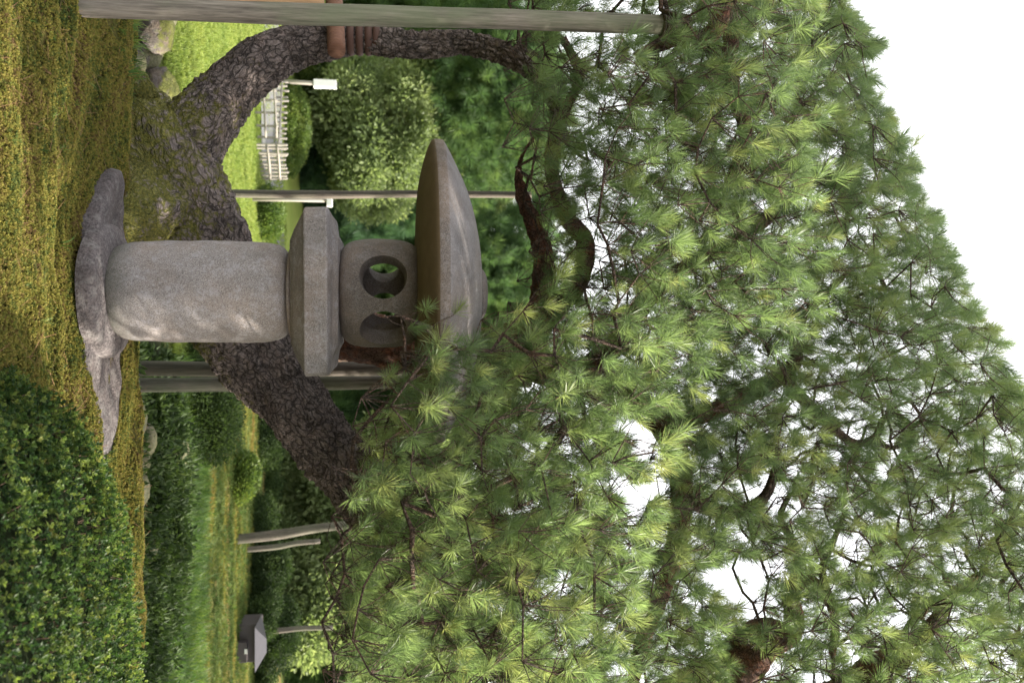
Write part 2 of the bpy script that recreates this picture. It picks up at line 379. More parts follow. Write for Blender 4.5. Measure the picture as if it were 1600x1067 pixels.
# ------------------------------------------------------------------ scattering
def scatter(name, proto, P, E, S, parent=None, vscale=None):
    """one object whose points carry copies of a shape that nobody could count"""
    me = bpy.data.meshes.new(name); n = len(P)
    me.vertices.add(n); me.vertices.foreach_set('co', np.asarray(P, dtype=np.float32).ravel())
    a = me.attributes.new('turn', 'FLOAT_VECTOR', 'POINT'); a.data.foreach_set('vector', np.asarray(E, dtype=np.float32).ravel())
    b = me.attributes.new('size', 'FLOAT', 'POINT'); b.data.foreach_set('value', np.asarray(S, dtype=np.float32))
    me.update()
    o = bpy.data.objects.new(name, me); COL.objects.link(o)
    ng = bpy.data.node_groups.new(name + '_nodes', 'GeometryNodeTree')
    ng.interface.new_socket('Geometry', in_out='INPUT', socket_type='NodeSocketGeometry')
    ng.interface.new_socket('Geometry', in_out='OUTPUT', socket_type='NodeSocketGeometry')
    N = ng.nodes; L = ng.links
    gi = N.new('NodeGroupInput'); go = N.new('NodeGroupOutput')
    oi = N.new('GeometryNodeObjectInfo'); oi.inputs['Object'].default_value = proto; oi.inputs['As Instance'].default_value = True
    oi.transform_space = 'ORIGINAL'
    ip = N.new('GeometryNodeInstanceOnPoints')
    na = N.new('GeometryNodeInputNamedAttribute'); na.data_type = 'FLOAT_VECTOR'; na.inputs[0].default_value = 'turn'
    nb = N.new('GeometryNodeInputNamedAttribute'); nb.data_type = 'FLOAT'; nb.inputs[0].default_value = 'size'
    L.new(gi.outputs[0], ip.inputs['Points']); L.new(oi.outputs['Geometry'], ip.inputs['Instance'])
    L.new(na.outputs[0], ip.inputs['Rotation']); L.new(nb.outputs[0], ip.inputs['Scale']); L.new(ip.outputs[0], go.inputs[0])
    md = o.modifiers.new('scatter', 'NODES'); md.node_group = ng
    o['kind'] = 'stuff'
    return adopt(o, parent)
def eulers(dirs, spin=None):
    """rotations taking +Z to each direction, with a random spin about it"""
    out = np.zeros((len(dirs), 3))
    for i, d in enumerate(dirs):
        q = Vector(d).to_track_quat('Z', 'Y'); q = q @ Euler((0, 0, rnd.uniform(0, 6.283))).to_quaternion()
        out[i] = q.to_euler()[:]
    return out
PROTO = {}
def proto(name, me, mat):
    me.materials.append(mat); o = bpy.data.objects.new(name, me); PROTO[name] = o; return o

def needle_mesh(n, length, width, axis, spread, seed, droop=0.15, forward=0.3):
    """a shoot of pine needles fanning out round a short stem that points along +Z"""
    r = random.Random(seed); V = []; F = []
    for i in range(n):
        t = r.random(); b = Vector((0, 0, axis * t))
        ph = r.uniform(0, 6.283); th = R_(spread[0] + (spread[1] - spread[0]) * (1 - t) ** 0.8 * r.uniform(0.75, 1.1) + r.uniform(-8, 8))
        d = Vector((math.sin(th) * math.cos(ph), math.sin(th) * math.sin(ph), math.cos(th)))
        L = length * r.uniform(0.75, 1.08)
        side = d.cross(Vector((r.uniform(-1, 1), r.uniform(-1, 1), r.uniform(-1, 1)))).normalized() * width / 2
        bend = Vector((r.uniform(-1, 1), r.uniform(-1, 1), r.uniform(-1, 1))) * droop * L * 0.3
        m_ = b + d * L * 0.55 + bend * 0.35; e = b + d * L + bend
        k = len(V)
        V += [b - side * 0.7, b + side * 0.7, m_ + side, m_ - side, e]
        F += [(k, k + 1, k + 2, k + 3), (k + 3, k + 2, k + 4)]
    me = bpy.data.meshes.new('needles'); me.from_pydata([tuple(v) for v in V], [], F); me.update(); return me
def leaf_clump(n, rad, ll, lw, seed, solid=False, up=0.3):
    r = random.Random(seed); V = []; F = []
    for i in range(n):
        d = Vector((r.gauss(0, 1), r.gauss(0, 1), r.gauss(0, 1) + up)).normalized()
        c = d * rad * (r.random() ** 0.45)
        dd = (d + Vector((r.gauss(0, .6), r.gauss(0, .6), r.gauss(0, .6)))).normalized()
        s_ = dd.orthogonal().normalized(); s_ = Matrix.Rotation(r.uniform(0, 6.28), 3, dd) @ s_
        k = len(V); f = dd.cross(s_) * lw * 0.18
        V += [c, c + dd * ll * .45 + s_ * lw / 2 + f, c + dd * ll, c + dd * ll * .45 - s_ * lw / 2 + f]
        F += [(k, k + 1, k + 2), (k, k + 2, k + 3)]
    me = bpy.data.meshes.new('leaves'); me.from_pydata([tuple(v) for v in V], [], F); me.update(); return me
def sprig(n, ll, lw, seed, tilt=(15, 75), stem=0.01):
    """whorl of small leaves round a shoot tip along +Z, each leaf folded along its midrib"""
    r = random.Random(seed); V = []; F = []
    for i in range(n):
        t = i / n; th = R_(tilt[0] + (tilt[1] - tilt[0]) * t + r.uniform(-8, 8)); ph = i * 2.4 + r.uniform(-.3, .3)
        d = Vector((math.sin(th) * math.cos(ph), math.sin(th) * math.sin(ph), math.cos(th)))
        L = ll * r.uniform(0.7, 1.1) * (0.6 + 0.5 * t); W = lw * r.uniform(.8, 1.1)
        s_ = d.cross(Vector((0, 0, 1))).normalized(); nn = s_.cross(d)
        b = Vector((0, 0, stem * (1 - t))); k = len(V); dn = nn * -L * 0.10
        V += [b, b + d * L * .3 + s_ * W * .42 + nn * W * .12, b + d * L * .65 + s_ * W * .46 + nn * W * .10, b + d * L + dn,
              b + d * L * .65 - s_ * W * .46 + nn * W * .10, b + d * L * .3 - s_ * W * .42 + nn * W * .12, b + d * L * .35, b + d * L * .68]
        F += [(k, k + 1, k + 6), (k + 1, k + 2, k + 7, k + 6), (k + 2, k + 3, k + 7), (k, k + 6, k + 5), (k + 6, k + 7, k + 4, k + 5), (k + 7, k + 3, k + 4)]
    me = bpy.data.meshes.new('sprig'); me.from_pydata([tuple(v) for v in V], [], F); me.update(); return me
def grass_tuft(n, h, wd, seed, lean=0.5, base=0.03):
    r = random.Random(seed); V = []; F = []
    for i in range(n):
        a = r.uniform(0, 6.28); b = Vector((math.cos(a), math.sin(a), 0)) * r.random() * base
        a2 = a + r.uniform(-1, 1); o_ = Vector((math.cos(a2), math.sin(a2), 0)); H = h * r.uniform(.5, 1.1); ln = lean * r.uniform(.2, 1.1)
        s_ = Vector((-math.sin(a2), math.cos(a2), 0)) * wd / 2
        m_ = b + Vector((0, 0, H * .6)) + o_ * H * ln * .3; e = b + Vector((0, 0, H * .95)) + o_ * H * ln; k = len(V)
        V += [b - s_, b + s_, m_ + s_ * .8, m_ - s_ * .8, e]; F += [(k, k + 1, k + 2, k + 3), (k + 3, k + 2, k + 4)]
    me = bpy.data.meshes.new('grass'); me.from_pydata([tuple(v) for v in V], [], F); me.update(); return me

# ------------------------------------------------------------------ ground
def sstep(a, b, x):
    t = min(1, max(0, (x - a) / (b - a))); return t * t * (3 - 2 * t)
def crest(x): return 5.00 + 0.10 * math.sin(x * 2.1 + 1) + 0.25 * sstep(0.2, 1.8, x)
def height(x, y):
    hn = 0.05 * noise.noise(Vector((x * 0.9, y * 1.1, 0))) + 0.022 * noise.noise(Vector((x * 3.1, y * 5.0, 3)))
    hn += 0.05 * sstep(0.25, 0.0, abs(y - 4.75)) * sstep(-1.0, -1.4, x)
    hn += (0.055 * noise.noise(Vector((x * 0.9, y * 3.4, 8))) + 0.022 * noise.noise(Vector((x * 2.6, y * 9, 18)))) * sstep(4.7, 4.2, y)
    rr = math.hypot((x + 0.10) / 1.22, (y - 4.72) / 0.62); hn -= 0.065 * sstep(1.16, 0.8, rr); hn *= 1 - 0.9 * sstep(1.25, .95, rr) if hn > 0 else 1
    c = crest(x)
    lo = -0.88 + 0.10 * noise.noise(Vector((x * .35, y * .35, 9))) * (1 if y < 30 else .3)
    lo -= 0.42 * math.exp(-((y - 8.7 - 0.25 * math.sin(x * 1.3)) / 0.75) ** 2) * sstep(1.2, -0.6, x)      # stream bed
    lo += 0.0035 * max(0, y - 16)
    lo -= 0.25 * sstep(1.0, 2.5, x) * sstep(9.5, 6.5, y)
    k = sstep(c, c + 1.9, y)
    near = hn + 0.0
    return near * (1 - k) + (lo + hn * 0.4) * k
def grid(xs, ys):
    mb = MB(); V = [(x, y, height(x, y)) for y in ys for x in xs]; nx = len(xs)
    F = [(j * nx + i, j * nx + i + 1, (j + 1) * nx + i + 1, (j + 1) * nx + i) for j in range(len(ys) - 1) for i in range(nx - 1)]
    mb.add(V, F); return mb.mesh('ground')
def axis(a, segs):
    out = [a]
    for b, st in segs:
        while out[-1] < b - 1e-6: out.append(min(b, out[-1] + st))
    return out
xs = axis(-400, [(-60, 40), (-12, 3), (-4, 0.25), (3.5, 0.06), (12, 0.3), (60, 4), (400, 40)])
ys = axis(-20, [(0, 4), (2.2, 0.3), (7, 0.05), (14, 0.12), (40, 0.8), (400, 30)])
tag(obj('ground', grid(xs, ys), M['ground']), 'mossy rise dropping to a garden lawn', kind='structure')
wm = MB(); W = [(-14, 7.4), (1.0, 7.4), (1.0, 10.2), (-14, 10.2)]
wm.add([(x, y, -1.10) for x, y in W], [(0, 1, 2, 3)])
tag(obj('stream', wm.mesh(), M['water']), 'narrow garden stream with pale reflections', kind='structure')

# ------------------------------------------------------------------ stone lantern
LY = 4.72
LX = at(456, 300, LY).x
def zv(v, Y=LY): return at(0, v, Y).z
def L_(p): return px(p, LY) * 1.0
base_z = zv(186)
lantern = empty('stone_lantern', (LX, LY, base_z), 'weathered grey stone lantern with wide round roof standing on the flat stone', 'stone lantern')
def prof(pp): return [(L_(r), zv(v) - base_z) for r, v in pp]
def lat(name, pp, mt, sm=2, jit=0.02, seg=96, sc=9):
    pr = dense(smoothp(prof(pp), sm), 0.02)
    return obj(name, lathe(pr, seg, jit, sc).mesh(), mt, lantern, (LX, LY, base_z))
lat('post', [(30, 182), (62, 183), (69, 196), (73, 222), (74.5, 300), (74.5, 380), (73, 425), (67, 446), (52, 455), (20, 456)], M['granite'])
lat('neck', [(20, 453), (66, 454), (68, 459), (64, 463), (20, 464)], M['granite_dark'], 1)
# square platform: chamfered underside, plain side, low bevelled top
def square(pp, name, mt, rot, k=1.0):
    pr = prof(pp); mb = MB(); n = 14; V = []; F = []
    ring = []
    for s in range(4):
        for i in range(n):
            t = -1 + 2 * i / n
            c = [(t, -1), (1, t), (-t, 1), (-1, -t)][s]
            ring.append(c)
    for r, z in pr:
        for (a, b) in ring:
            q = (abs(a) ** 14 + abs(b) ** 14) ** (1 / 14)
            x, y = a / q * r, b / q * r
            j = 1 + 0.012 * noise.noise(Vector((x * 9, y * 9, z * 9 + 4)))
            V.append((x * j, y * j, z + 0.004 * noise.noise(Vector((x * 14, y * 14, z * 5)))))
    m_ = len(ring)
    for i in range(len(pr) - 1):
        for k_ in range(m_):
            k2 = (k_ + 1) % m_
            F.append((i * m_ + k_, i * m_ + k2, (i + 1) * m_ + k2, (i + 1) * m_ + k_))
    F.append(tuple(range(m_ - 1, -1, -1))); F.append(tuple((len(pr) - 1) * m_ + k_ for k_ in range(m_)))
    mb.add(V, F)
    me = mb.mesh(); o = obj(name, me, mt, None, (LX, LY, base_z), smooth=False); o.rotation_euler.z = rot
    o.matrix_basis = Matrix.Translation((LX, LY, base_z)) @ Matrix.Rotation(rot, 4, 'Z')
    return adopt(o, lantern)
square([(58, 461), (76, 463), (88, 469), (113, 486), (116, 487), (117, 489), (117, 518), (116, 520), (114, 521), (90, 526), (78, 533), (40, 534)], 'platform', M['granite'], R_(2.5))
# fire box with round openings
def firebox():
    pr = dense(smoothp(prof([(30, 532), (62, 532), (77, 545), (82, 575), (82, 615), (77, 642), (64, 656), (30, 657)]), 2), 0.02)
    outer = lathe(pr, 96, 0.012, 9).mesh()
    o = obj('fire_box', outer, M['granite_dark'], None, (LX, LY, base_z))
    def cutter(me):
        c = bpy.data.objects.new('cut', me); COL.objects.link(c); return c
    cuts = [cutter(lathe(dense(prof([(50, 548), (57, 556), (57, 634), (50, 642)]), .03), 48).mesh())]
    cuts[0].location = (LX, LY, base_z)
    hz = zv(600) - base_z
    for a in (-15, 45, 105, 165, 225):
        hr = 30 if a < 100 else 23
        c = cutter(lathe([(L_(hr), 0), (L_(hr), L_(60)), (L_(hr + 3), L_(76)), (L_(hr + 12), L_(100))], 40).mesh())
        d = Vector((math.sin(R_(a)), -math.cos(R_(a)), 0))
        c.matrix_basis = Matrix.Translation(Vector((LX, LY, base_z + hz))) @ d.to_track_quat('Z', 'Y').to_matrix().to_4x4()
        cuts.append(c)
    for c in cuts:
        md = o.modifiers.new('b', 'BOOLEAN'); md.operation = 'DIFFERENCE'; md.object = c; md.solver = 'EXACT'
    bpy.context.view_layer.update()
    dg = bpy.context.evaluated_depsgraph_get()
    me = bpy.data.meshes.new_from_object(o.evaluated_get(dg))
    o.modifiers.clear(); o.data = me
    for c in cuts: bpy.data.objects.remove(c)
    try:
        me.set_sharp_from_angle(angle=R_(50))
    except Exception: pass
    adopt(o, lantern)
firebox()
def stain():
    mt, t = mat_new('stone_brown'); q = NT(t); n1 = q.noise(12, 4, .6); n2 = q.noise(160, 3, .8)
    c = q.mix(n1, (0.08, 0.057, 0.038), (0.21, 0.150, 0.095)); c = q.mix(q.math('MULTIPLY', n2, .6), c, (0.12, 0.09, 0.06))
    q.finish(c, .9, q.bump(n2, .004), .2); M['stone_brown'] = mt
stain()
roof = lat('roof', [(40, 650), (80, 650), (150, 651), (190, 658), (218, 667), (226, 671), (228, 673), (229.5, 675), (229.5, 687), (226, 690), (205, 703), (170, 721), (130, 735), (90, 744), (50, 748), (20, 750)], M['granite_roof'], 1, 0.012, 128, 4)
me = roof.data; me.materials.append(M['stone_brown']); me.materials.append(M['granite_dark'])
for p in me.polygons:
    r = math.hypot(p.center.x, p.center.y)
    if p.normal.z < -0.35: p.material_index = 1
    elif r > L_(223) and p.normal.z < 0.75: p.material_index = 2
lat('finial', [(10, 745), (36, 746), (40, 750), (38, 754), (30, 759), (10, 761)], M['granite_roof'], 2, 0.02, 48)

# flat stone under it: broad slab with a raised round seat
def slab():
    root = empty('base_stone', (LX + 0.1, LY, 0), 'broad flat purple grey stone set in moss under the lantern', 'stone')
    N = 110; out = []
    cz = base_z
    # outline in plan relative to the lantern axis
    ol = [(-0.70, 0.16), (-0.62, 0.02), (-0.42, -0.15), (0.0, -0.25), (0.30, -0.25), (0.52, -0.19), (0.74, -0.10), (0.94, 0.04), (0.84, 0.18), (0.5, 0.28), (0.1, 0.34), (-0.3, 0.34), (-0.58, 0.28)]
    P, _ = catmull([(a, b, 0) for a, b in ol] + [(ol[0][0], ol[0][1], 0)], [1] * (len(ol) + 1), 0.035)
    P = P[:-1]; n = len(P); mb = MB(); V = []; F = []
    rings = [(0.97, -0.20), (1.0, -0.10), (1.015, -0.03), (1.0, 0.04), (0.985, 0.058), (0.94, 0.066), (0.85, 0.068)] + [(k, 0.07) for k in (0.75, 0.65, 0.55, 0.45, 0.35, 0.2, 0.08)]
    top = base_z - 0.035
    for k, dz in rings:
        for p in P:
            x, y = p.x * k, p.y * k
            if dz < 0: dz_ = dz
            z = top - 0.10 + dz * 0.95 + 0.012 * noise.noise(Vector((x * 9, y * 9, 5)))
            if dz > 0: z += 0.05 * noise.noise(Vector((x * 3, y * 3, 1))) * (1 if dz < .07 else 1) + 0.05 * max(0, -x - 0.15) + 0.02 * max(0, x - .3)
            j = 1 + 0.05 * noise.noise(Vector((x * 5, y * 5, z * 6))) + 0.03 * (noise.voronoi(Vector((x * 6, y * 6, z * 5)))[0][0] - .4)
            V.append((x * j, y * j, z))
    for i in range(len(rings) - 1):
        for q in range(n):
            q2 = (q + 1) % n; F.append((i * n + q, i * n + q2, (i + 1) * n + q2, (i + 1) * n + q))
    F.append(tuple((len(rings) - 1) * n + q for q in range(n)))
    mb.add(V, F); obj('slab', mb.mesh(), M['slab_stone'], root, (LX, LY, 0))
    pr = dense(smoothp([(0.365, top - 0.06), (0.365, top - 0.02), (0.355, top + 0.012), (0.325, top + 0.030), (0.25, top + 0.042), (0.1, top + 0.044)], 2), 0.03)
    obj('round_seat', lathe(pr, 96, 0.03, 5).mesh(), M['slab_stone'], root, (LX, LY, 0))
slab()
# ------------------------------------------------------------------ moss
def fit_moss():
    m1 = sprig(7, 0.0135, 0.0055, 3, (5, 70), 0.007)
    pr = proto('moss_sprig', m1, M['moss'])
    P = []; D = []; S = []
    for i in range(150000):
        y = 2.9 + 2.75 * rnd.random() ** 0.9; x = rnd.uniform(-0.56 * y - 0.2, 0.35 * y)
        dx, dy = x - LX, y - LY
        if ((dx - .12) / 0.76) ** 2 + ((dy - .05) / 0.25) ** 2 < 1: continue
        n1 = noise.noise(Vector((x * 4.5, y * 7.5, 2)))
        if n1 < -0.45 and rnd.random() < 0.8: continue
        if noise.noise(Vector((x * 1.1, y * 2.2, 31))) + sstep(-0.9, -1.7, x) * sstep(3.9, 3.2, y) * .6 > 0.42 and rnd.random() < .85: continue
        z = height(x, y) + 0.016 * max(0, n1 + .4) + 0.006 * noise.noise(Vector((x * 25, y * 25, 0)))
        P.append((x, y, z)); D.append((rnd.gauss(0, .35), rnd.gauss(0, .35) - .1, 1)); S.append(rnd.uniform(0.6, 1.35))
    o = scatter('moss', pr, P, eulers(D), S)
    tag(o, 'yellow green cushion moss covering the near ground', 'moss')
    t = proto('blade_tuft', grass_tuft(9, 0.07, 0.004, 5, 0.7, 0.012), M['grass_blade'])
    P = []; S = []
    for i in range(420):
        y = rnd.uniform(3.1, 5.5); x = rnd.uniform(-0.5 * y, 0.3 * y)
        if abs(x - LX) < 0.9 and abs(y - LY) < 0.36: continue
        if noise.noise(Vector((x * 1.4, y * 1.4, 7))) < 0.0: continue
        P.append((x, y, height(x, y))); S.append(rnd.uniform(.3, .8))
    for i in range(50):
        x = rnd.uniform(-2.6, -1.5); y = rnd.uniform(4.8, 5.3)
        P.append((x, y, height(x, y))); S.append(rnd.uniform(.8, 1.8))
    tag(scatter('grass_tufts', t, P, eulers([(rnd.gauss(0, .2), rnd.gauss(0, .2), 1) for _ in P]), S), 'thin grass blades sprouting through the moss', 'grass')
    o = obj('grass_clump', grass_tuft(9, 0.11, 0.006, 12, 0.9, 0.012), M['grass_blade'], None, (LX - 0.20, LY - 0.45, height(LX - .2, LY - .45)))
    tag(o, 'small bright clump of grass at the front edge of the base stone', 'grass')
fit_moss()
def litter():
    V = []; F = []; r = random.Random(4)
    for i in range(2):
        a = r.uniform(-.12, .12); k = len(V); d = Vector((math.cos(a), math.sin(a), .02)); w_ = Vector((-d.y, d.x, 0)) * .0007
        V += [Vector() - w_, Vector() + w_, d * .09 + w_ * .4 + Vector((0, 0, .006)), d * .09 - w_ * .4 + Vector((0, 0, .006))]; F.append((k, k + 1, k + 2, k + 3))
    me = bpy.data.meshes.new('litter'); me.from_pydata([tuple(v) for v in V], [], F); me.update()
    plain('dead_needle', (0.17, 0.095, 0.05), .8, .2, .3); pr = proto('fallen_needle', me, M['dead_needle'])
    P = []
    for i in range(2300):
        y = rnd.uniform(2.9, 5.5); x = rnd.uniform(-0.55 * y, 0.32 * y)
        if noise.noise(Vector((x * 2.1, y * 2.1, 40))) < -.1 and rnd.random() < .8: continue
        on = ((x - LX - .12) / 0.78) ** 2 + ((y - LY - .02) / 0.27) ** 2 < 1
        if on: continue
        P.append((x, y, height(x, y) + .014 + .008 * rnd.random()))
    tag(scatter('fallen_needles', pr, P, [(rnd.gauss(0, .2), rnd.gauss(0, .2), rnd.uniform(0, 6.28)) for _ in P], [rnd.uniform(.6, 1.2) for _ in P]), 'brown fallen pine needles strewn over the moss', 'needles')
litter()

# ------------------------------------------------------------------ the leaning pine
TY = 6.0
pine = empty('pine_tree', at(250, 200, TY), 'big old leaning pine with grey cracked bark and needle canopy overhead', 'pine tree')
def limb(name, pts, mt, seg=20, step=0.05, bark=0.0, fine=14, wob=0.12, parent=None, end_drop=None):
    """pts: (u, v, Y, radius in px)"""
    mb = MB()
    pp = tube(mb, [at(u, v, Y) for u, v, Y, r in pts], [px(r, Y) for u, v, Y, r in pts], seg, step, bark, fine, wob)
    me = mb.mesh(); at_ = me.attributes.new('bark_co', 'FLOAT_VECTOR', 'POINT'); at_.data.foreach_set('vector', mb.bc.astype(np.float32).ravel())
    obj(name, me, M[mt], parent if parent is not None else pine)
    return pp
SK = []           # skeleton points the twigs can spring from
SK += limb('trunk', [(90, 130, 6.2, 50), (160, 170, 6.1, 62), (230, 215, 5.95, 80), (300, 255, 5.9, 84), (370, 293, 5.95, 77), (440, 332, 6.0, 70), (510, 375, 6.05, 63), (590, 430, 6.0, 57), (670, 490, 5.9, 49), (745, 552, 5.8, 42), (860, 620, 5.6, 35), (980, 720, 5.4, 31), (1060, 850, 5.3, 28), (1110, 1000, 5.2, 26)],
           'bark', 120, 0.020, 0.030, 19, 0.22)[60:]
limb('root', [(230, 215, 6.0, 50), (170, 215, 5.9, 34), (128, 205, 5.7, 22), (90, 185, 5.5, 12)], 'bark', 48, 0.03, 0.02, 14, .2)
limb('root', [(300, 250, 5.9, 72), (330, 205, 5.5, 62), (350, 170, 5.25, 48), (365, 140, 5.05, 26)], 'bark', 60, 0.03, 0.03, 14, .2)
SK += limb('limb', [(265, 262, 6.0, 55), (205, 305, 5.95, 52), (150, 350, 5.95, 43), (108, 400, 5.9, 37), (80, 450, 5.9, 30), (66, 505, 5.9, 25), (62, 570, 5.9, 22), (70, 650, 5.8, 19), (66, 730, 5.7, 17), (90, 800, 5.5, 14), (140, 860, 5.4, 12), (220, 880, 5.4, 10)],
           'bark', 90, 0.022, 0.026, 15, 0.15)[50:]
SK += limb('limb', [(440, 345, 6.1, 45), (480, 440, 6.3, 42), (515, 540, 6.3, 40), (545, 640, 6.2, 36), (548, 740, 6.1, 34), (535, 805, 6.0, 32), (500, 842, 5.9, 24), (455, 850, 5.8, 19), (400, 848, 5.6, 16), (350, 835, 5.5, 11), (300, 815, 5.4, 8), (255, 812, 5.3, 5), (215, 835, 5.2, 2.5)],
           'bark_red', 64, 0.025, 0.02, 16, 0.15)[60:]
SK += limb('limb', [(540, 760, 6.1, 30), (575, 850, 6.0, 28), (600, 930, 5.9, 24), (640, 1010, 5.7, 22), (690, 1050, 5.5, 20), (780, 1065, 5.3, 18), (880, 1050, 5.2, 15), (980, 1010, 5.1, 12), (1080, 985, 5.0, 9)],
           'bark_red', 40, 0.03, 0.012, 18, 0.15)
SK += limb('limb', [(520, 820, 6.0, 20), (480, 870, 5.9, 18), (440, 905, 5.7, 16), (380, 915, 5.5, 14), (345, 890, 5.4, 13), (300, 870, 5.4, 11), (240, 862, 5.3, 10), (180, 880, 5.2, 9), (120, 905, 5.1, 7), (60, 880, 5.0, 6)],
           'bark_red', 30, 0.03, 0.010, 18, 0.2)
SK += limb('limb', [(590, 900, 5.9, 20), (540, 960, 5.7, 17), (470, 1010, 5.5, 15), (420, 1070, 5.4, 13), (380, 1140, 5.3, 12), (340, 1200, 5.2, 11), (300, 1240, 5.2, 9), (275, 1262, 5.2, 8), (262, 1240, 5.1, 6), (215, 1262, 5.1, 5), (170, 1275, 5.0, 4)],
           'bark_red', 26, 0.03, 0.008, 20, 0.15)
SK += limb('limb', [(278, 1265, 5.2, 7), (285, 1300, 5.2, 5.5), (262, 1318, 5.2, 5), (300, 1335, 5.1, 4), (345, 1322, 5.0, 3)], 'bark_thin', 12, 0.03)
SK += limb('limb', [(-60, 1170, 4.4, 20), (0, 1135, 4.4, 17), (38, 1122, 4.4, 15), (62, 1098, 4.5, 14), (60, 1060, 4.6, 12), (80, 1010, 4.8, 8)], 'bark_red', 30, 0.025, 0.008, 20, .15)
SK += limb('limb', [(0, 1130, 4.6, 14), (50, 1142, 4.7, 13), (110, 1140, 4.7, 13), (165, 1152, 4.7, 12), (205, 1165, 4.7, 11), (260, 1150, 4.8, 9), (330, 1120, 4.9, 6)], 'bark_red', 26, 0.025, 0.008, 20, .2)
SK += limb('limb', [(640, 1010, 5.7, 18), (650, 1090, 5.5, 16), (620, 1160, 5.4, 14), (585, 1220, 5.3, 12), (560, 1245, 5.3, 10), (520, 1240, 5.2, 8), (470, 1280, 5.1, 6), (420, 1330, 5.0, 4)], 'bark_red', 26, 0.03, 0.008, 20, .2)
SK += limb('limb', [(585, 1220, 5.3, 10), (630, 1260, 5.2, 9), (690, 1330, 5.2, 7), (682, 1368, 5.2, 6), (655, 1380, 5.2, 5), (648, 1400, 5.2, 4.5), (668, 1425, 5.1, 4), (700, 1420, 5.1, 3)], 'bark_thin', 14, 0.03, wob=.2)
SK += limb('limb', [(682, 1368, 5.2, 5), (700, 1390, 5.2, 4), (695, 1415, 5.2, 3.5), (720, 1430, 5.1, 3), (712, 1455, 5.0, 2.4)], 'bark_thin', 10, 0.03)
SK += limb('limb', [(780, 1065, 5.3, 15), (800, 1140, 5.2, 12), (780, 1190, 5.1, 9), (740, 1210, 5.1, 7), (700, 1215, 5.0, 5)], 'bark_thin', 16, 0.03, wob=.2)
SK += limb('limb', [(740, 552, 5.8, 22), (770, 640, 5.5, 17), (800, 720, 5.2, 14), (760, 800, 5.0, 11), (700, 860, 4.8, 8), (640, 900, 4.6, 6)], 'bark_thin', 18, 0.03, wob=.2)
SK += limb('limb', [(860, 620, 5.6, 20), (880, 700, 5.2, 14), (860, 800, 4.9, 11), (830, 880, 4.7, 8), (770, 910, 4.5, 6)], 'bark_thin', 18, 0.03, wob=.2)
SK += limb('limb', [(745, 552, 5.8, 12), (700, 600, 5.0, 9), (655, 650, 4.5, 7), (600, 690, 4.2, 5), (545, 700, 4.0, 3.5), (510, 660, 3.9, 2.5)], 'bark_thin', 12, 0.03, wob=.2)
SK += limb('limb', [(700, 600, 5.0, 7), (720, 680, 4.4, 6), (690, 760, 4.1, 4), (650, 810, 4.0, 3)], 'bark_thin', 10, 0.03, wob=.2)
# the second pine on the right edge
pine2 = empty('pine_tree', at(1180, 200, 7.0), 'thick red barked pine rising beyond the right edge of the view', 'pine tree')
for pts in ([(1260, 100, 7.0, 60), (1230, 500, 6.8, 56), (1180, 850, 6.6, 52), (1110, 1050, 6.4, 48), (1045, 1140, 6.2, 42), (1000, 1190, 6.0, 34), (985, 1240, 5.9, 16), (925, 1236, 5.8, 12), (908, 1262, 5.8, 11), (940, 1298, 5.7, 9), (985, 1305, 5.7, 7), (1020, 1300, 5.6, 5)],
            [(1110, 1050, 6.4, 40), (1130, 1200, 6.3, 38), (1095, 1310, 6.2, 36), (1050, 1370, 6.1, 30), (1010, 1420, 6.0, 16), (960, 1470, 5.9, 10), (925, 1490, 5.8, 8), (890, 1540, 5.7, 5)]):
    SK2 = limb('limb', pts, 'bark_red', 44, 0.03, 0.014, 18, .15, pine2); SK += SK2[len(SK2) // 2:]
SK += limb('limb', [(925, 1236, 5.8, 8), (860, 1245, 5.8, 6), (810, 1220, 5.7, 5), (770, 1235, 5.7, 4)], 'bark_thin', 12, .03, parent=pine2)
SK += limb('limb', [(940, 1298, 5.7, 7), (890, 1285, 5.7, 6), (850, 1300, 5.7, 5), (800, 1320, 5.6, 3.5)], 'bark_thin', 12, .03, parent=pine2)
SK += limb('limb', [(925, 1490, 5.8, 7), (950, 1440, 5.8, 5), (990, 1410, 5.8, 4)], 'bark_thin', 12, .03, parent=pine2)

# needle shoots: proto meshes
NM = [needle_mesh(n_, l_, 0.0021, a_, sp_, 11 + k) for k, (n_, l_, a_, sp_) in enumerate(((84, .094, .045, (8, 88)), (76, .102, .06, (5, 62)), (90, .082, .05, (12, 112)), (64, .088, .035, (5, 74))))]
for k in NM: k.materials.append(M['needle'])
needle_src = []
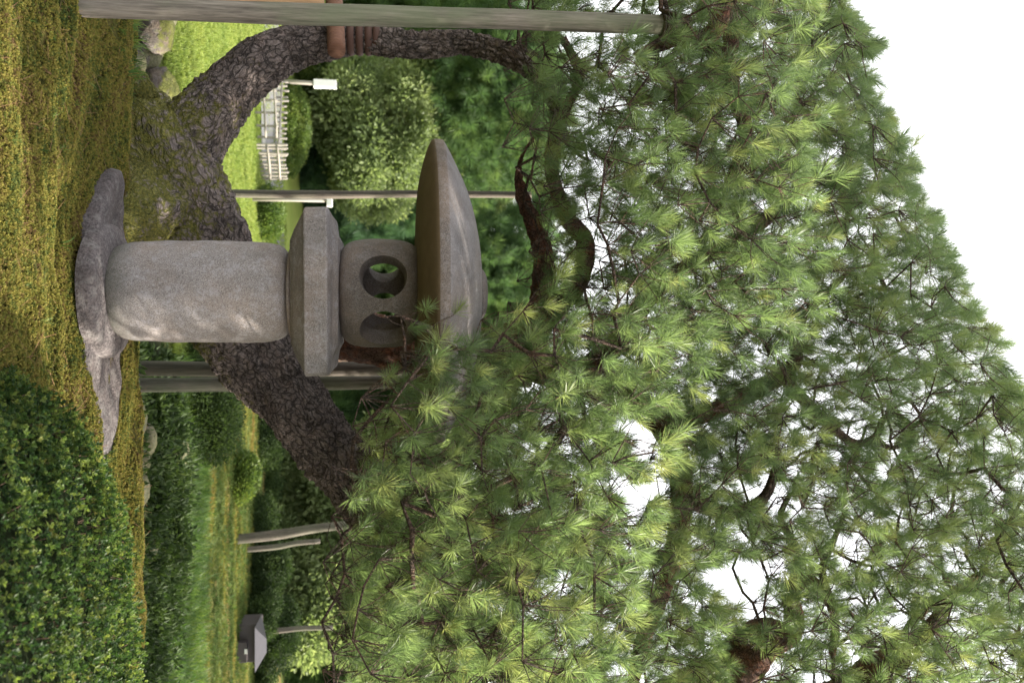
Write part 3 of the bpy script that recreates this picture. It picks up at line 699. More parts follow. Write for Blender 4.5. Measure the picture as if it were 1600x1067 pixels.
# canopy outline over the upright view: upper sky edge and lower edge of the near foliage
SKY = [(-300, 1200), (-100, 1280), (0, 1335), (100, 1372), (200, 1402), (300, 1440), (360, 1462), (400, 1495), (450, 1515), (500, 1535), (550, 1560), (600, 1588), (650, 1610), (800, 1700), (1067, 1780), (1500, 1900)]
LOWE = [(-300, 800), (0, 790), (100, 780), (250, 780), (330, 790), (400, 800), (470, 800), (520, 740), (545, 640), (600, 585), (700, 545), (760, 520), (900, 515), (1067, 500), (1500, 480)]
GAPS = [(1040, 1160, 46, 46), (1045, 1345, 30, 34), (680, 992, 44, 42), (775, 985, 48, 48), (930, 1160, 60, 38), (905, 1130, 40, 40), (560, 985, 18, 22), (385, 930, 40, 26), (350, 900, 26, 22), (445, 905, 36, 24), (560, 925, 34, 22), (850, 1315, 36, 28), (780, 1200, 24, 34), (835, 1150, 22, 22),
        (1060, 1270, 24, 50), (1050, 970, 18, 20), (700, 1450, 22, 14), (640, 1420, 16, 12), (760, 1180, 30, 30), (770, 1545, 20, 14), (860, 730, 22, 16), (900, 870, 34, 24), (650, 755, 24, 18), (690, 870, 20, 16), (140, 1085, 16, 12), (800, 1230, 20, 20), (960, 1400, 22, 18), (620, 1260, 10, 24)]
def interp(T, u):
    for (a, b), (c, d) in zip(T, T[1:]):
        if a <= u <= c: return b + (d - b) * (u - a) / (c - a)
    return T[0][1] if u < T[0][0] else T[-1][1]
def skyline(u): return interp(SKY, u) + 42 * noise.noise(Vector((u / 75, 3.3, 0))) + 26 * noise.noise(Vector((u / 27, 8.1, 0))) - 4
def in_gap(u, v, grow=1.0):
    for a, b, c, d in GAPS:
        w_ = 0.80 + 0.35 * math.sin(3 * math.atan2(v - b, u - a) + a)
        if ((u - a) / (c * grow)) ** 2 + ((v - b) / (d * grow)) ** 2 < w_ * w_: return True
    return False
def project(p):
    d = p - CAM; f = d.dot(FW)
    return 533.5 + F_PX * d.x / f, 800 + F_PX * d.dot(UP) / f, f
TW = MB()
TUFTS = []      # (pos, dir, size, screen size)
SKA = np.array([tuple(p) for p in SK])
def spray(base, heading, n, size, spread=0.17, free=False):
    """a branchlet: shoots set round its end, each on its own twig"""
    hub = base
    for k in range(n):
        for tr in range(6):
            a = rnd.uniform(0, 6.283); r = spread * math.sqrt(rnd.random())
            off = Vector((math.cos(a) * r, math.sin(a) * r, rnd.uniform(-.02, .10) + 0.10 * (1 - (r / spread) ** 2)))
            p = hub + off
            u, v, f = project(p)
            if free or (not in_gap(u, v) and v < skyline(u) - 6 and v > interp(LOWE, u) + 4): break
        else: continue
        d = Vector((off.x * 2.2 / spread * .35, off.y * 2.2 / spread * .35, 0.95)) + heading * 0.35 + Vector((rnd.gauss(0, .22), rnd.gauss(0, .22), rnd.gauss(0, .15)))
        d.normalize()
        s_ = size * rnd.uniform(.72, 1.12)
        TUFTS.append((p, d, s_, s_ / f))
        q = hub + Vector((0, 0, -0.05))
        tube(TW, [q, q.lerp(p, .5) + Vector((rnd.gauss(0, .012), rnd.gauss(0, .012), -.012)), p], [0.0026, 0.0022, 0.0018], 4, 0.08, cap=False)
    return hub
NODE = [tuple(p) for p in SK]; PAR = [-1] * len(NODE); LOAD = [0] * len(NODE)
def grow(hubs):
    """join every hub to the nearest wood already there, so that boughs fork like boughs"""
    cap_ = len(NODE) + len(hubs) * 9 + 10
    A = np.full((cap_, 3), 1e6); A[:len(NODE)] = NODE; n = len(NODE)
    H = np.array([tuple(h) for h in hubs]); best = np.min(np.linalg.norm(H[:, None, :] - A[None, :n:3, :], axis=2), axis=1)
    for i in np.argsort(best):
        h = Vector(H[i]) + Vector((0, 0, -.05))
        dv = A[:n] - np.array(tuple(h)); d = np.linalg.norm(dv, axis=1) + 0.25 * np.maximum(0, dv[:, 2])
        j = int(d.argmin()); b0 = Vector(A[j]); L = (h - b0).length
        k = max(1, min(8, int(L / 0.11))); par = j; side = Vector((rnd.gauss(0, 1), rnd.gauss(0, 1), rnd.gauss(0, .6))) * 0.16 * L
        for q in range(1, k + 1):
            t = q / k; w_ = math.sin(t * math.pi)
            p = b0.lerp(h, t) + side * w_ + Vector((rnd.gauss(0, .014), rnd.gauss(0, .014), rnd.gauss(0, .014) - 0.05 * L * w_)) * (1 if q < k else 0)
            A[n] = tuple(p); NODE.append(tuple(p)); PAR.append(par); LOAD.append(0); par = n; n += 1
        e = par
        while e >= 0: LOAD[e] += 1; e = PAR[e]
def draw_twigs():
    kids = {}
    for i, p in enumerate(PAR):
        if p >= 0: kids.setdefault(p, []).append(i)
    rad = lambda i: 0.0029 * LOAD[i] ** 0.46
    starts = [(p, k) for p, ks in kids.items() for j, k in enumerate(sorted(ks, key=lambda q: -LOAD[q])) if j > 0 or PAR[p] < 0]
    for p, k in starts:
        pts = [NODE[p]]; rr = [rad(k) * 1.1]; e = k
        while True:
            pts.append(NODE[e]); rr.append(rad(e))
            if e not in kids: break
            e = max(kids[e], key=lambda q: LOAD[q])
        tube(TW, pts, rr, 5, 0.12, cap=False)
def canopy():
    jobs = []
    # (count, depth range, u range, v limits above lower edge, shoots, size)
    layers = [(330, (3.5, 4.2), (-60, 1130), 0, 460, 6, 1.0, 36), (800, (4.3, 5.2), (-150, 1250), 40, 5000, 8, 0.98, 28), (900, (5.2, 6.6), (-200, 1350), 70, 5000, 8, 1.02, 27)]
    layers.append((560, (5.4, 7.4), (-200, 1350), 480, 5000, 9, 1.05, 26))
    for cnt, (y0, y1), (u0, u1), lo, hi, n, sz, gap in layers:
        placed = []
        for tr in range(cnt * 12):
            if len(placed) >= cnt: break
            u = rnd.uniform(u0, u1); le = interp(LOWE, u); v = rnd.uniform(le + lo * 0.2, min(skyline(u), le + hi) - 12)
            if v < le + lo * rnd.random(): continue
            if v > 1500 and u > 700 and y0 < 4: continue
            if in_gap(u, v, 1.0) and rnd.random() > .1: continue
            if any((u - a) ** 2 + (v - b) ** 2 < gap * gap for a, b in placed): continue
            if u > 640 and v < 680 and rnd.random() < .5: continue
            if u < 85 and 860 < v < 1045 and y0 < 5: continue
            if 460 < u < 760 and v < 830 and rnd.random() < .6: continue
            # open woodwork zone low in the canopy on the left
            if u < 480 and v < 945 and (rnd.random() < 0.72 or y0 < 4.2): continue
            placed.append((u, v))
            Y = rnd.uniform(y0, y1)
            # nearer the lower edge the boughs reach forward
            jobs.append((u, v, Y, n, sz))
    for u, v, Y, n, sz in jobs:
        hub = at(u, v, Y)
        hd = Vector((rnd.gauss(0, .5), -0.4, 0)).normalized()
        spray(hub, hd, n, sz); HUBS.append(hub)
    # the low spray that hangs in front of the lantern roof
    for u, v, Y, n in ((494, 618, 3.75, 2), (512, 690, 3.8, 3), (545, 730, 3.9, 3), (575, 650, 3.7, 4), (600, 740, 3.9, 4), (620, 585, 3.7, 5), (650, 680, 3.8, 5), (600, 800, 4.0, 5), (690, 620, 3.7, 6), (700, 740, 3.8, 6)):
        hub = at(u, v, Y); spray(hub, Vector((-.9, -.6, 0)), n, 0.95, 0.11, True)
        HUBS.append(hub)
    # canopy continued out of view
    for i in range(2100):
        x = rnd.uniform(1.0, 14); y = rnd.uniform(1.5, 14); z = rnd.uniform(2.8, 5.8)
        p = Vector((x, y, z)); u, v, f = project(p)
        if f > 0.1 and -80 < u < 1150 and v < 1680: continue
        gx, gy = x - z * SUN.x / SUN.z, y - z * SUN.y / SUN.z
        k = max(0, min(1, (-0.28 - gx) / 3.6)); dl = math.hypot(gx - (-0.28 - 3.6 * k), gy - (4.72 - .25 * k))
        hz_ = 0.3 < gx < 4.6 and gy < 4.4
        if dl < 0.46 and k < .98: keep = 1.0 if z < 4.6 else .5
        elif hz_: keep = 0.0
        elif gx < 1.3 and gy < 6.2: keep = 0.03 if noise.noise(Vector((gx * .7, gy * 1.9, 5))) > -0.42 else 0.6
        elif 5.5 < gy < 13 and gx > .2: keep = 0.95 if noise.noise(Vector((gx * .6, gy * .9, 15))) > -0.22 else 0.1
        elif gy < 9 and gx > -4 : keep = 0.5
        else: keep = 0.3 if gy < 10 else 0.06
        if rnd.random() > keep: continue
        spray(p, Vector((0, 0, 0.01)), 7, 1.2, 0.22, True)
HUBS = []
canopy(); grow(HUBS); draw_twigs()
TUFTS.sort(key=lambda t: -t[3])
def visible(t):
    u, v, f = project(t[0]); return -30 < u < 1100 and 400 < v < 1630
near = [t for t in TUFTS if visible(t)]
parts = near[:300]; rest = near[300:] + [t for t in TUFTS if not visible(t)]
for i, (p, d, s_, _) in enumerate(parts):
    o = bpy.data.objects.new('needle_tuft', NM[i % 4]); COL.objects.link(o)
    o.matrix_basis = Matrix.Translation(p) @ d.to_track_quat('Z', 'Y').to_matrix().to_4x4() @ Matrix.Rotation(rnd.uniform(0, 6.28), 4, 'Z') @ Matrix.Scale(s_, 4)
    adopt(o, pine)
    if i < 4: needle_src.append(o)
prs = []
for k in range(4):
    po = bpy.data.objects.new('needles_proto', NM[k]); prs.append(po)
for k in range(4):
    sub = rest[k::4]
    scatter('needle_mass', prs[k], [tuple(t[0]) for t in sub], eulers([t[1] for t in sub]), [t[2] for t in sub], pine)
tw = obj('twigs', TW.mesh(), M['bark_thin'], pine); tw['kind'] = 'stuff'
print('tufts', len(TUFTS), 'twig verts', TW.n)

# ------------------------------------------------------------------ support posts
def post(name, u0, v0, u1, v1, Y, r0, r1, mt, label, cat='support post', group=None, seg=20, Y1=None):
    root = empty(name, at(u0, v0, Y), label, cat, group)
    mb = MB(); Y1 = Y1 or Y
    a, b = at(u0, v0, Y), at(u1, v1, Y1)
    tube(mb, [a - (b - a).normalized() * .15, a.lerp(b, .33) + Vector((px(1.2, Y), 0, 0)), a.lerp(b, .66) - Vector((px(1, Y), 0, 0)), b], [px(r0, Y), px(r0 * 1.05, Y), px((r0 + r1) / 2, Y), px(r1, Y)], seg, 0.08, 0.0, 14, 0.07)
    obj('pole', mb.mesh(), M[mt], root)
    return root
g_ = 'support posts under the pine'
p1 = post('support_post', 10, 128, 40, 1050, 4.22, 15, 15, 'post_grey', 'thick weathered grey post, leftmost in the view, holding up a pine bough', group=g_)
mb = MB(); c0 = at(40, 1035, 4.22)
for k in range(9):
    z = k * 0.017
    tube(mb, [c0 + Vector((math.cos(a) * .055, math.sin(a) * .055, z)) for a in np.linspace(0, 6.2, 14)], [0.009] * 14, 6, 0.05)
obj('rope_binding', mb.mesh(), M['rope'], p1)
post('support_post', 302, 345, 305, 830, 8.2, 6, 5, 'post_dark', 'slender dark post standing behind the forked trunk left of the lantern', group=g_)
post('support_post', 575, 195, 578, 800, 6.7, 11, 10, 'post_dark', 'dark brown post just right of the lantern, left one of the close pair', group=g_)
post('support_post', 601, 194, 596, 830, 6.5, 10.5, 9.5, 'post_grey', 'pale weathered post right of the lantern, right one of the close pair', group=g_)
post('support_post', 842, 366, 818, 560, 13.0, 7, 6, 'post_dark', 'leaning far post on the right, thicker one in front of dark shrubs', group=g_)
post('support_post', 857, 395, 845, 500, 14.0, 4, 3.5, 'post_dark', 'short thin far post leaning beside the thicker one on the right', group=g_)
post('support_post', 986, 380, 980, 520, 14.0, 4, 3.5, 'post_dark', 'thin far post behind the grey cabinet', group=g_)
post('support_post', -2, 250, 3, 506, 5.6, 7, 9, 'post_tan', 'smooth tan post at the left edge behind the grey post', group=g_)
# crossbeam and wrapping that carry the left limb
cb = empty('crossbeam', at(60, 524, 5.75), 'short reddish log laid across under the wrapped left limb', 'beam')
mb = MB(); tube(mb, [at(-30, 520, 6.1), at(30, 524, 5.8), at(80, 526, 5.6)], [px(13, 5.8)] * 3, 24, 0.06, wob=0.05); obj('log', mb.mesh(), M['log_red'], cb)
wr = empty('limb_wrapping', at(62, 560, 5.9), 'dark brown bands wrapped round the left limb above the log', 'wrapping')
for v in (548, 562, 576, 588):
    mb = MB(); c = at(61, v, 5.9); r = px(23, 5.9)
    pr = [(r * .8, -.022), (r, -.024), (r * 1.08, 0), (r, .024), (r * .8, .022)]
    o = obj('band', lathe(pr, 32, 0.05).mesh(), M['wrap'], None, c); adopt(o, wr)

# ------------------------------------------------------------------ clipped azalea hedge
HG = proto('hedge_sprig', sprig(7, 0.021, 0.0095, 21, (10, 80), 0.012), M['hedge_leaf'])
HG2 = sprig(6, 0.021, 0.009, 22, (5, 75), 0.012); HG2.materials.append(M['hedge_leaf'])
def hedge():
    c = Vector((1.56, 3.28, -0.14)); ex = (1.40, 0.88, 0.60)
    root = empty('azalea_hedge', (c.x, c.y, 0), 'rounded clipped azalea bush with small glossy leaves at the lower right', 'bush')
    def surf(th, ph):
        d = Vector((math.cos(th) * math.cos(ph), math.sin(th) * math.cos(ph), math.sin(ph)))
        k = (abs(d.x) ** 2.6 + abs(d.y) ** 2.6 + abs(d.z) ** 2.6) ** (-1 / 2.6)
        b = 1 + 0.05 * noise.noise(d * 3.0) + 0.022 * noise.noise(d * 9.0)
        p = Vector((d.x * k * ex[0], d.y * k * ex[1], d.z * k * ex[2])) * b
        n_ = Vector((p.x / ex[0] ** 2, p.y / ex[1] ** 2, p.z / ex[2] ** 2)).normalized()
        return c + p, n_
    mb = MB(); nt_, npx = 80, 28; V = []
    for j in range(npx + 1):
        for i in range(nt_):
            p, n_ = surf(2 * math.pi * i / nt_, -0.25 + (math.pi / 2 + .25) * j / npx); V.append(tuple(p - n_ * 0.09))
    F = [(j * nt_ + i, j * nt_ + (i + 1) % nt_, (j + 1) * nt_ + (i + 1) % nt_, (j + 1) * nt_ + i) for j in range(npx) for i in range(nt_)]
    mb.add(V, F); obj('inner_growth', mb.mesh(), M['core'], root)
    tw_ = MB(); items = []
    for i in range(42000):
        th = rnd.uniform(0, 2 * math.pi); ph = math.asin(rnd.uniform(-0.15, 1))
        p, n_ = surf(th, ph)
        if n_.y > 0.75 and n_.z < .3: continue
        hole = noise.noise(p * 6.5) + 0.5 * noise.noise(p * 15)
        if hole < -0.34 and rnd.random() < 0.85: continue
        depth = rnd.uniform(-0.075, 0.012) + max(0, rnd.gauss(0, .010)) + 0.02 * hole
        q = p + n_ * depth
        d = (n_ + Vector((0, 0, .35)) + Vector((rnd.gauss(0, .4), rnd.gauss(0, .4), rnd.gauss(0, .4)))).normalized()
        s_ = rnd.uniform(.7, 1.25)
        u, v, f = project(q)
        items.append((q, d, s_, (depth > -0.02 and n_.y < 0.2 and v < 225) * s_ / f))
        if i % 22 == 0:
            tube(tw_, [q, q - n_ * .05 + Vector((rnd.gauss(0, .02), 0, -.02)), q - n_ * .12 + Vector((rnd.gauss(0, .04), 0, -.06))], [.0016, .0025, .004], 4, .05, cap=False)
    items.sort(key=lambda t: -t[3])
    for i, (p, d, s_, _) in enumerate(items[:300]):
        o = bpy.data.objects.new('leaf_sprig', HG2); COL.objects.link(o)
        o.matrix_basis = Matrix.Translation(p) @ d.to_track_quat('Z', 'Y').to_matrix().to_4x4() @ Matrix.Rotation(rnd.uniform(0, 6.28), 4, 'Z') @ Matrix.Scale(s_ * 1.1, 4)
        adopt(o, root)
    r_ = items[300:]
    scatter('leaf_mass', HG, [tuple(t[0]) for t in r_], eulers([t[1] for t in r_]), [t[2] for t in r_], root)
    o = obj('twigs', tw_.mesh(), M['hedge_twig'], root); o['kind'] = 'stuff'
hedge()

# ------------------------------------------------------------------ stream side stones and rocks
def rock(u, v, Y, sx, sy, sz, seed, label, mt='rock', cat='rock', group=None):
    p = at(u, v, Y)
    o = obj('rock', rock_mesh(sx, sy, sz, seed), M[mt], None, p); o.rotation_euler.z = seed * 1.3
    tag(o, label, cat, group)
rock(45, 245, 9.0, 0.26, 0.22, 0.17, 3, 'brown mossy rock by the stream, just right of the leftmost grey post', 'rock_moss')
rock(85, 228, 9.2, 0.22, 0.2, 0.14, 4, 'dark wet rock in the stream between the two mossy ones')
rock(100, 215, 8.9, 0.13, 0.12, 0.08, 5, 'small dark wet stone low in the stream')
rock(140, 248, 9.2, 0.22, 0.24, 0.20, 6, 'green mossy boulder beside the fork of the leaning pine', 'rock_moss')
rock(160, 262, 9.8, 0.22, 0.22, 0.18, 7, 'mossy stone on the lawn edge touching the pine trunk', 'rock_moss')
rock(12, 250, 9.3, 0.3, 0.22, 0.16, 8, 'dark rock half hidden by the leftmost grey post')
rock(720, 212, 7.6, 0.14, 0.13, 0.12, 9, 'pale round stone in the shade right of the post pair')
rock(690, 218, 7.9, 0.20, 0.18, 0.14, 10, 'darker stone behind the pale round one in the shade')
rock(770, 205, 7.5, 0.25, 0.2, 0.13, 11, 'low dark stone in the shade above the azalea bush')
rock(655, 205, 7.3, 0.2, 0.18, 0.12, 12, 'low dark stone right behind the base of the post pair')
rock(700, 258, 9.0, 0.4, 0.3, 0.2, 13, 'long dark rock at the foot of the shaded bank')
rock(850, 228, 8.3, 0.2, 0.18, 0.1, 14, 'dark stone peeping above the middle of the azalea bush')

# ------------------------------------------------------------------ grass
GT = proto('lawn_tuft', grass_tuft(10, 0.055, 0.008, 31, 0.6, 0.06), M['lawn_blade'])
GB = proto('bank_tuft', grass_tuft(16, 0.17, 0.009, 32, 0.8, 0.07), M['grass_blade'])
P = []
for i in range(26000):
    y = 9.7 + 9 * rnd.random() ** 1.3; x = rnd.uniform(-0.5 * y, 0.5)
    P.append((x, y, height(x, y)))
tag(scatter('lawn', GT, P, eulers([(rnd.gauss(0, .15), rnd.gauss(0, .15), 1) for _ in P]), [rnd.uniform(.6, 1.2) for _ in P]), 'short bright green lawn beyond the stream', 'lawn')
P = []; S = []
for i in range(16000):
    y = rnd.uniform(6.2, 14); x = rnd.uniform(0.2, 0.62 * y)
    n_ = noise.noise(Vector((x * .8, y * 1.2, 4)))
    if y < 8.6 and n_ < 0.1 and rnd.random() < .8: continue
    if y > 10.8 and rnd.random() < .75: continue
    P.append((x, y, height(x, y))); S.append(rnd.uniform(.5, 1.25) * (1.0 if y < 10.8 else 0.35))
PD = []; DD = []
for i in range(5200):
    y = rnd.uniform(6.0, 9.6); x = rnd.uniform(0.1, 0.60 * y)
    k = sstep(4.4, 1.6, x) + .3 * noise.noise(Vector((x, y, 3)))
    if rnd.random() > k * sstep(10.6, 8.2, y): continue
    PD.append((x, y, height(x, y) + rnd.uniform(0, .12) + .10 * max(0, noise.noise(Vector((x * 1.6, y * 1.6, 6)))))); DD.append((rnd.gauss(0, .5), rnd.gauss(0, .5), 1))
PT = []
for i in range(15000):
    y = rnd.uniform(9.8, 15.5); x = rnd.uniform(.3, .6 * y)
    PT.append((x, y, height(x, y)))
mt_, t_ = mat_new('turf'); q_ = NT(t_)
cc_ = q_.ramp(q_.noise(1.3, 5, .65, scl3=(.45, 2.2, 1)), [(.34, (.045, .075, .02)), (.50, (.095, .125, .03)), (.60, (.23, .21, .045)), (.72, (.22, .13, .045))]); q_.finish(cc_, .8, None, .15, .3); M['turf'] = mt_
TT = proto('turf_tuft', grass_tuft(9, .045, .010, 61, .7, .06), M['turf'])
tag(scatter('turf', TT, PT, eulers([(rnd.gauss(0, .2), rnd.gauss(0, .2), 1) for _ in PT]), [rnd.uniform(.5, 1.2) for _ in PT]), 'patchy golden and green turf at the top of the right bank', 'turf')
LD = proto('cover_clump', leaf_clump(34, .09, .06, .03, 8), M['leaf_dark'])  # dark leaves added, their colour standing in for the bank's deep shade
tag(scatter('shade_ground_cover', LD, PD, eulers(DD), [rnd.uniform(.7, 1.5) for _ in PD]), 'dark leafy ground cover added to stand in for deep shade behind the lantern', 'ground cover')
keep_ = [i for i, p in enumerate(P) if rnd.random() < sstep(1.0, 4.0, p[0]) * .9 + .1 or p[1] > 9.3]
P = [P[i] for i in keep_]; S = [S[i] for i in keep_]
tag(scatter('bank_grass', GB, P, eulers([(rnd.gauss(0, .2), rnd.gauss(0, .2), 1) for _ in P]), S), 'longer shaded grass on the bank behind the azalea bush', 'grass')

# ------------------------------------------------------------------ bamboo fence, path and sign post
pm = MB()
pp_ = [(-9, 15.6), (-3.5, 15.9), (-2.2, 17.0), (-1.8, 18.6), (-4, 18.3), (-9, 17.2)]
pm.add([(x, y, height(x, y) + .03) for x, y in pp_], [tuple(range(len(pp_)))])
tag(obj('path', pm.mesh(), M['gravel']), 'pale gravel path behind the fence', kind='structure')
def fence(u0, v0, Y0, u1, v1, Y1, n, h, label, rails=(0.3, 0.75), wd=0.045):
    a = at(u0, v0, Y0); b = at(u1, v1, Y1)
    root = empty('bamboo_fence', a, label, 'fence', 'low bamboo fences beyond the lawn')
    me = lathe([(wd / 2, -.1), (wd / 2, h), (wd * .3, h + .01)], 8).mesh(); me.materials.append(M['pale_wood'])
    for i in range(n):
        p = a.lerp(b, i / (n - 1)); p.x += rnd.gauss(0, .012)
        o = bpy.data.objects.new('picket', me); COL.objects.link(o)
        o.matrix_basis = Matrix.Translation(p) @ Euler((rnd.gauss(0, .03), rnd.gauss(0, .03), 0)).to_matrix().to_4x4() @ Matrix.Diagonal((1, 1, rnd.uniform(.93, 1.05), 1))
        adopt(o, root)
    dn = (b - a).cross(Vector((0, 0, 1))).normalized() * (wd * .9)
    for rz in rails:
        mb = MB(); tube(mb, [a + Vector((0, 0, rz * h)) + dn, a.lerp(b, .5) + Vector((0, 0, rz * h + .01)) + dn, b + Vector((0, 0, rz * h)) + dn], [wd * .42] * 3, 8, .3)
        obj('rail', mb.mesh(), M['pale_wood'], root)
fence(60, 388, 15.0, 215, 399, 15.3, 9, 0.42, 'pale bamboo fence with widely spaced pickets nearest the lawn', (0.45, 0.9))
fence(80, 420, 17.6, 232, 412, 17.2, 20, 0.42, 'pale bamboo fence of close set pickets across the path', (0.3, 0.7))
fence(226, 402, 15.2, 278, 408, 16.0, 10, 0.50, 'short pale bamboo fence stretch, rightmost, ending before the slender dark post', (0.35, 0.7))
sp = empty('sign_post', at(130, 440, 19), 'slim pale post with a squared white head behind the fences', 'post')
mb = MB(); a = at(127, 435, 19); b = at(132, 515, 19); tube(mb, [a, b], [.045, .045], 10, .5, cap=True); obj('pole', mb.mesh(), M['pale_wood'], sp)
mb = MB(); box(mb, at(132, 508, 18.95), (.17, .17, .50)); obj('head', rounded(mb.mesh(), .01), M['white_paint'], sp, smooth=False)
sp = empty('sign_post', at(313, 410, 14), 'slim pale post with a small white cap beside the slender dark post', 'post')
mb = MB(); tube(mb, [at(311, 395, 14), at(313, 512, 14)], [.035, .035], 10, .5); obj('pole', mb.mesh(), M['pale_wood'], sp)
mb = MB(); box(mb, at(317, 515, 13.95), (.13, .12, .09)); obj('cap', rounded(mb.mesh(), .01), M['white_paint'], sp, smooth=False)
post('garden_stake', 183, 455, 183, 503, 21, 2.2, 2, 'orange_pole', 'thin orange brown stake above the clipped bush', 'stake', 'stakes beyond the fence')
post('garden_stake', 212, 452, 210, 505, 21, 2.2, 2, 'post_dark', 'thin dark stake right of the orange brown one', 'stake', 'stakes beyond the fence')

# ------------------------------------------------------------------ grey cabinet
def cabinet():
    c = at(1002, 368, 13.2); s = 13.2 / F_PX
    root = empty('utility_cabinet', c, 'dark grey metal cabinet with a pitched lid in front of the shrubs', 'cabinet')
    def bx(name, u, v, w_, h_, d_, dy, mt, bev=.01):
        mb = MB(); q = at(u, v, 13.2); box(mb, (q.x, 13.2 + dy, q.z), (w_ * s, d_, h_ * s)); return obj(name, rounded(mb.mesh(), bev), M[mt], root, smooth=False)
    bx('body', 1000, 381, 56, 46, .5, 0.1, 'metal_grey')
    bx('drawer_unit', 1010, 376, 30, 26, .12, -0.2, 'metal_grey')
    bx('drawer_handle', 1014, 368, 9, 3, .03, -0.27, 'white_paint', .003); bx('notice', 1007, 389, 7, 4, .02, -0.272, 'white_paint', .002)
    mb = MB(); q = at(1000, 405, 13.2); w_, d_, h_ = 66 * s, .62, 13 * s
    V = [(q.x - w_ / 2, 13.0 - .05 - d_ / 2 + .15, q.z), (q.x + w_ / 2, 13.0 - .05 - d_ / 2 + .15, q.z), (q.x + w_ / 2, 13.1 + d_ / 2, q.z), (q.x - w_ / 2, 13.1 + d_ / 2, q.z), (q.x - w_ * .1, 13.05, q.z + h_), (q.x + w_ * .2, 13.05, q.z + h_)]
    mb.add(V, [(0, 3, 2, 1), (0, 1, 5, 4), (1, 2, 5), (2, 3, 4, 5), (3, 0, 4)]); obj('lid', mb.mesh(), M['metal_light'], root, smooth=False)
cabinet()

# ------------------------------------------------------------------ shrubs and trees behind
LC = {}
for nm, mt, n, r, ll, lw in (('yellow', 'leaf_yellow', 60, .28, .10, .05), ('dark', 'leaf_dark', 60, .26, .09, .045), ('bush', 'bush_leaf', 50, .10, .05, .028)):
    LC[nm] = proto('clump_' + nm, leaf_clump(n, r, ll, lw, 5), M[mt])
for nm, mt in (('far', 'needle_far'), ('blue', 'needle_blue')):
    LC[nm] = proto('clump_' + nm, needle_mesh(90, 0.30, 0.011, 0.16, (10, 110), 77), M[mt])
def blobs(cs, n, upbias=.5, shell=.5):
    P = []; D = []; tot = sum(r[0] * r[2] for _, r in cs)
    for c, r in cs:
        for i in range(int(n * r[0] * r[2] / tot)):
            d = Vector((rnd.gauss(0, 1), rnd.gauss(0, 1), rnd.gauss(0, 1))).normalized()
            k = (shell + (1 - shell) * rnd.random() ** .5) * (1 + .2 * noise.noise(d * 2.5 + c))
            P.append((c.x + d.x * r[0] * k, c.y + d.y * r[1] * k, c.z + d.z * r[2] * k))
            D.append((d.x, d.y, d.z + upbias))
    return P, D
def tree(name, label, cat, x, y, z0, H, wdt, kind, n, group, tr=.12, lean=0.0, nb=9, sc=1.0, low=.3, conic=False):
    root = empty(name, (x, y, z0), label, cat, group)
    mb = MB(); top = Vector((x + lean, y, z0 + H * .85))
    tube(mb, [(x, y, z0 - .2), (x + lean * .3 + tr, y, z0 + H * .35), top], [tr, tr * .7, tr * .2], 10, .3, .02, 8, .2)
    cs = []
    for i in range(nb):
        t = low + (1 - low) * (i + .5) / nb; wd = wdt * ((1.05 - t) if conic else (1 - abs(t - .55) ** 2 * 1.8)) * .5
        a = rnd.uniform(0, 6.283); rr = wd * rnd.uniform(.35, .75)
        c = Vector((x + lean * t + math.cos(a) * rr, y + math.sin(a) * rr, z0 + H * t))
        r0 = wdt * rnd.uniform(.16, .30) * (1 if not conic else 1.2 - .6 * t)
        cs.append((c, (r0 * 1.25, r0 * 1.25, r0 * rnd.uniform(.45, .8))))
        b0 = Vector((x + lean * t, y, z0 + H * t * .75))
        tube(mb, [b0, b0.lerp(c, .5) + Vector((0, 0, .1)), c], [tr * .35, tr * .25, tr * .1], 6, .3)
    obj('trunk', mb.mesh(), M['bark_thin'], root)
    P, D = blobs(cs, n)
    scatter('crown', LC[kind], P, eulers(D), [sc * rnd.uniform(.7, 1.3) for _ in P], root)
def clipped(label, u, v, Y, rx, ry, rz, n, kind='bush', group='clipped bushes beyond the lawn', sc=1.0):
    p = at(u, v, Y)
    root = empty('clipped_bush', p, label, 'bush', group)
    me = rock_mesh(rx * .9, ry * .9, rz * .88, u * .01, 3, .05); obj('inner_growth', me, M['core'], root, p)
    P, D = blobs([(p, (rx, ry, rz))], n, .2, .95)
    scatter('leaf_mass', LC[kind], P, eulers(D), [sc * rnd.uniform(.7, 1.2) for _ in P], root)
clipped('low rounded clipped bush just behind the right end of the close picket fence', 200, 450, 19.5, .95, .7, .42, 1700)
clipped('large dome shaped clipped bush at left behind the white headed post', 95, 478, 21, .75, .8, .62, 1700)
clipped('smaller clipped bush stacked left of the dome shaped one', 62, 470, 22, .5, .6, .5, 1000)
clipped('low clipped bush between the fence and the white headed post', 150, 438, 20.5, .5, .5, .38, 1000)
clipped('small round clipped bush at the lawn edge by the slender dark post', 335, 420, 15.5, .42, .5, .17, 700)
clipped('low clipped bush catching the sun on the right bank', 745, 378, 13.0, .30, .4, .16, 700)
g2 = 'garden trees behind the fence'
def gz(x, y): return height(x, y)
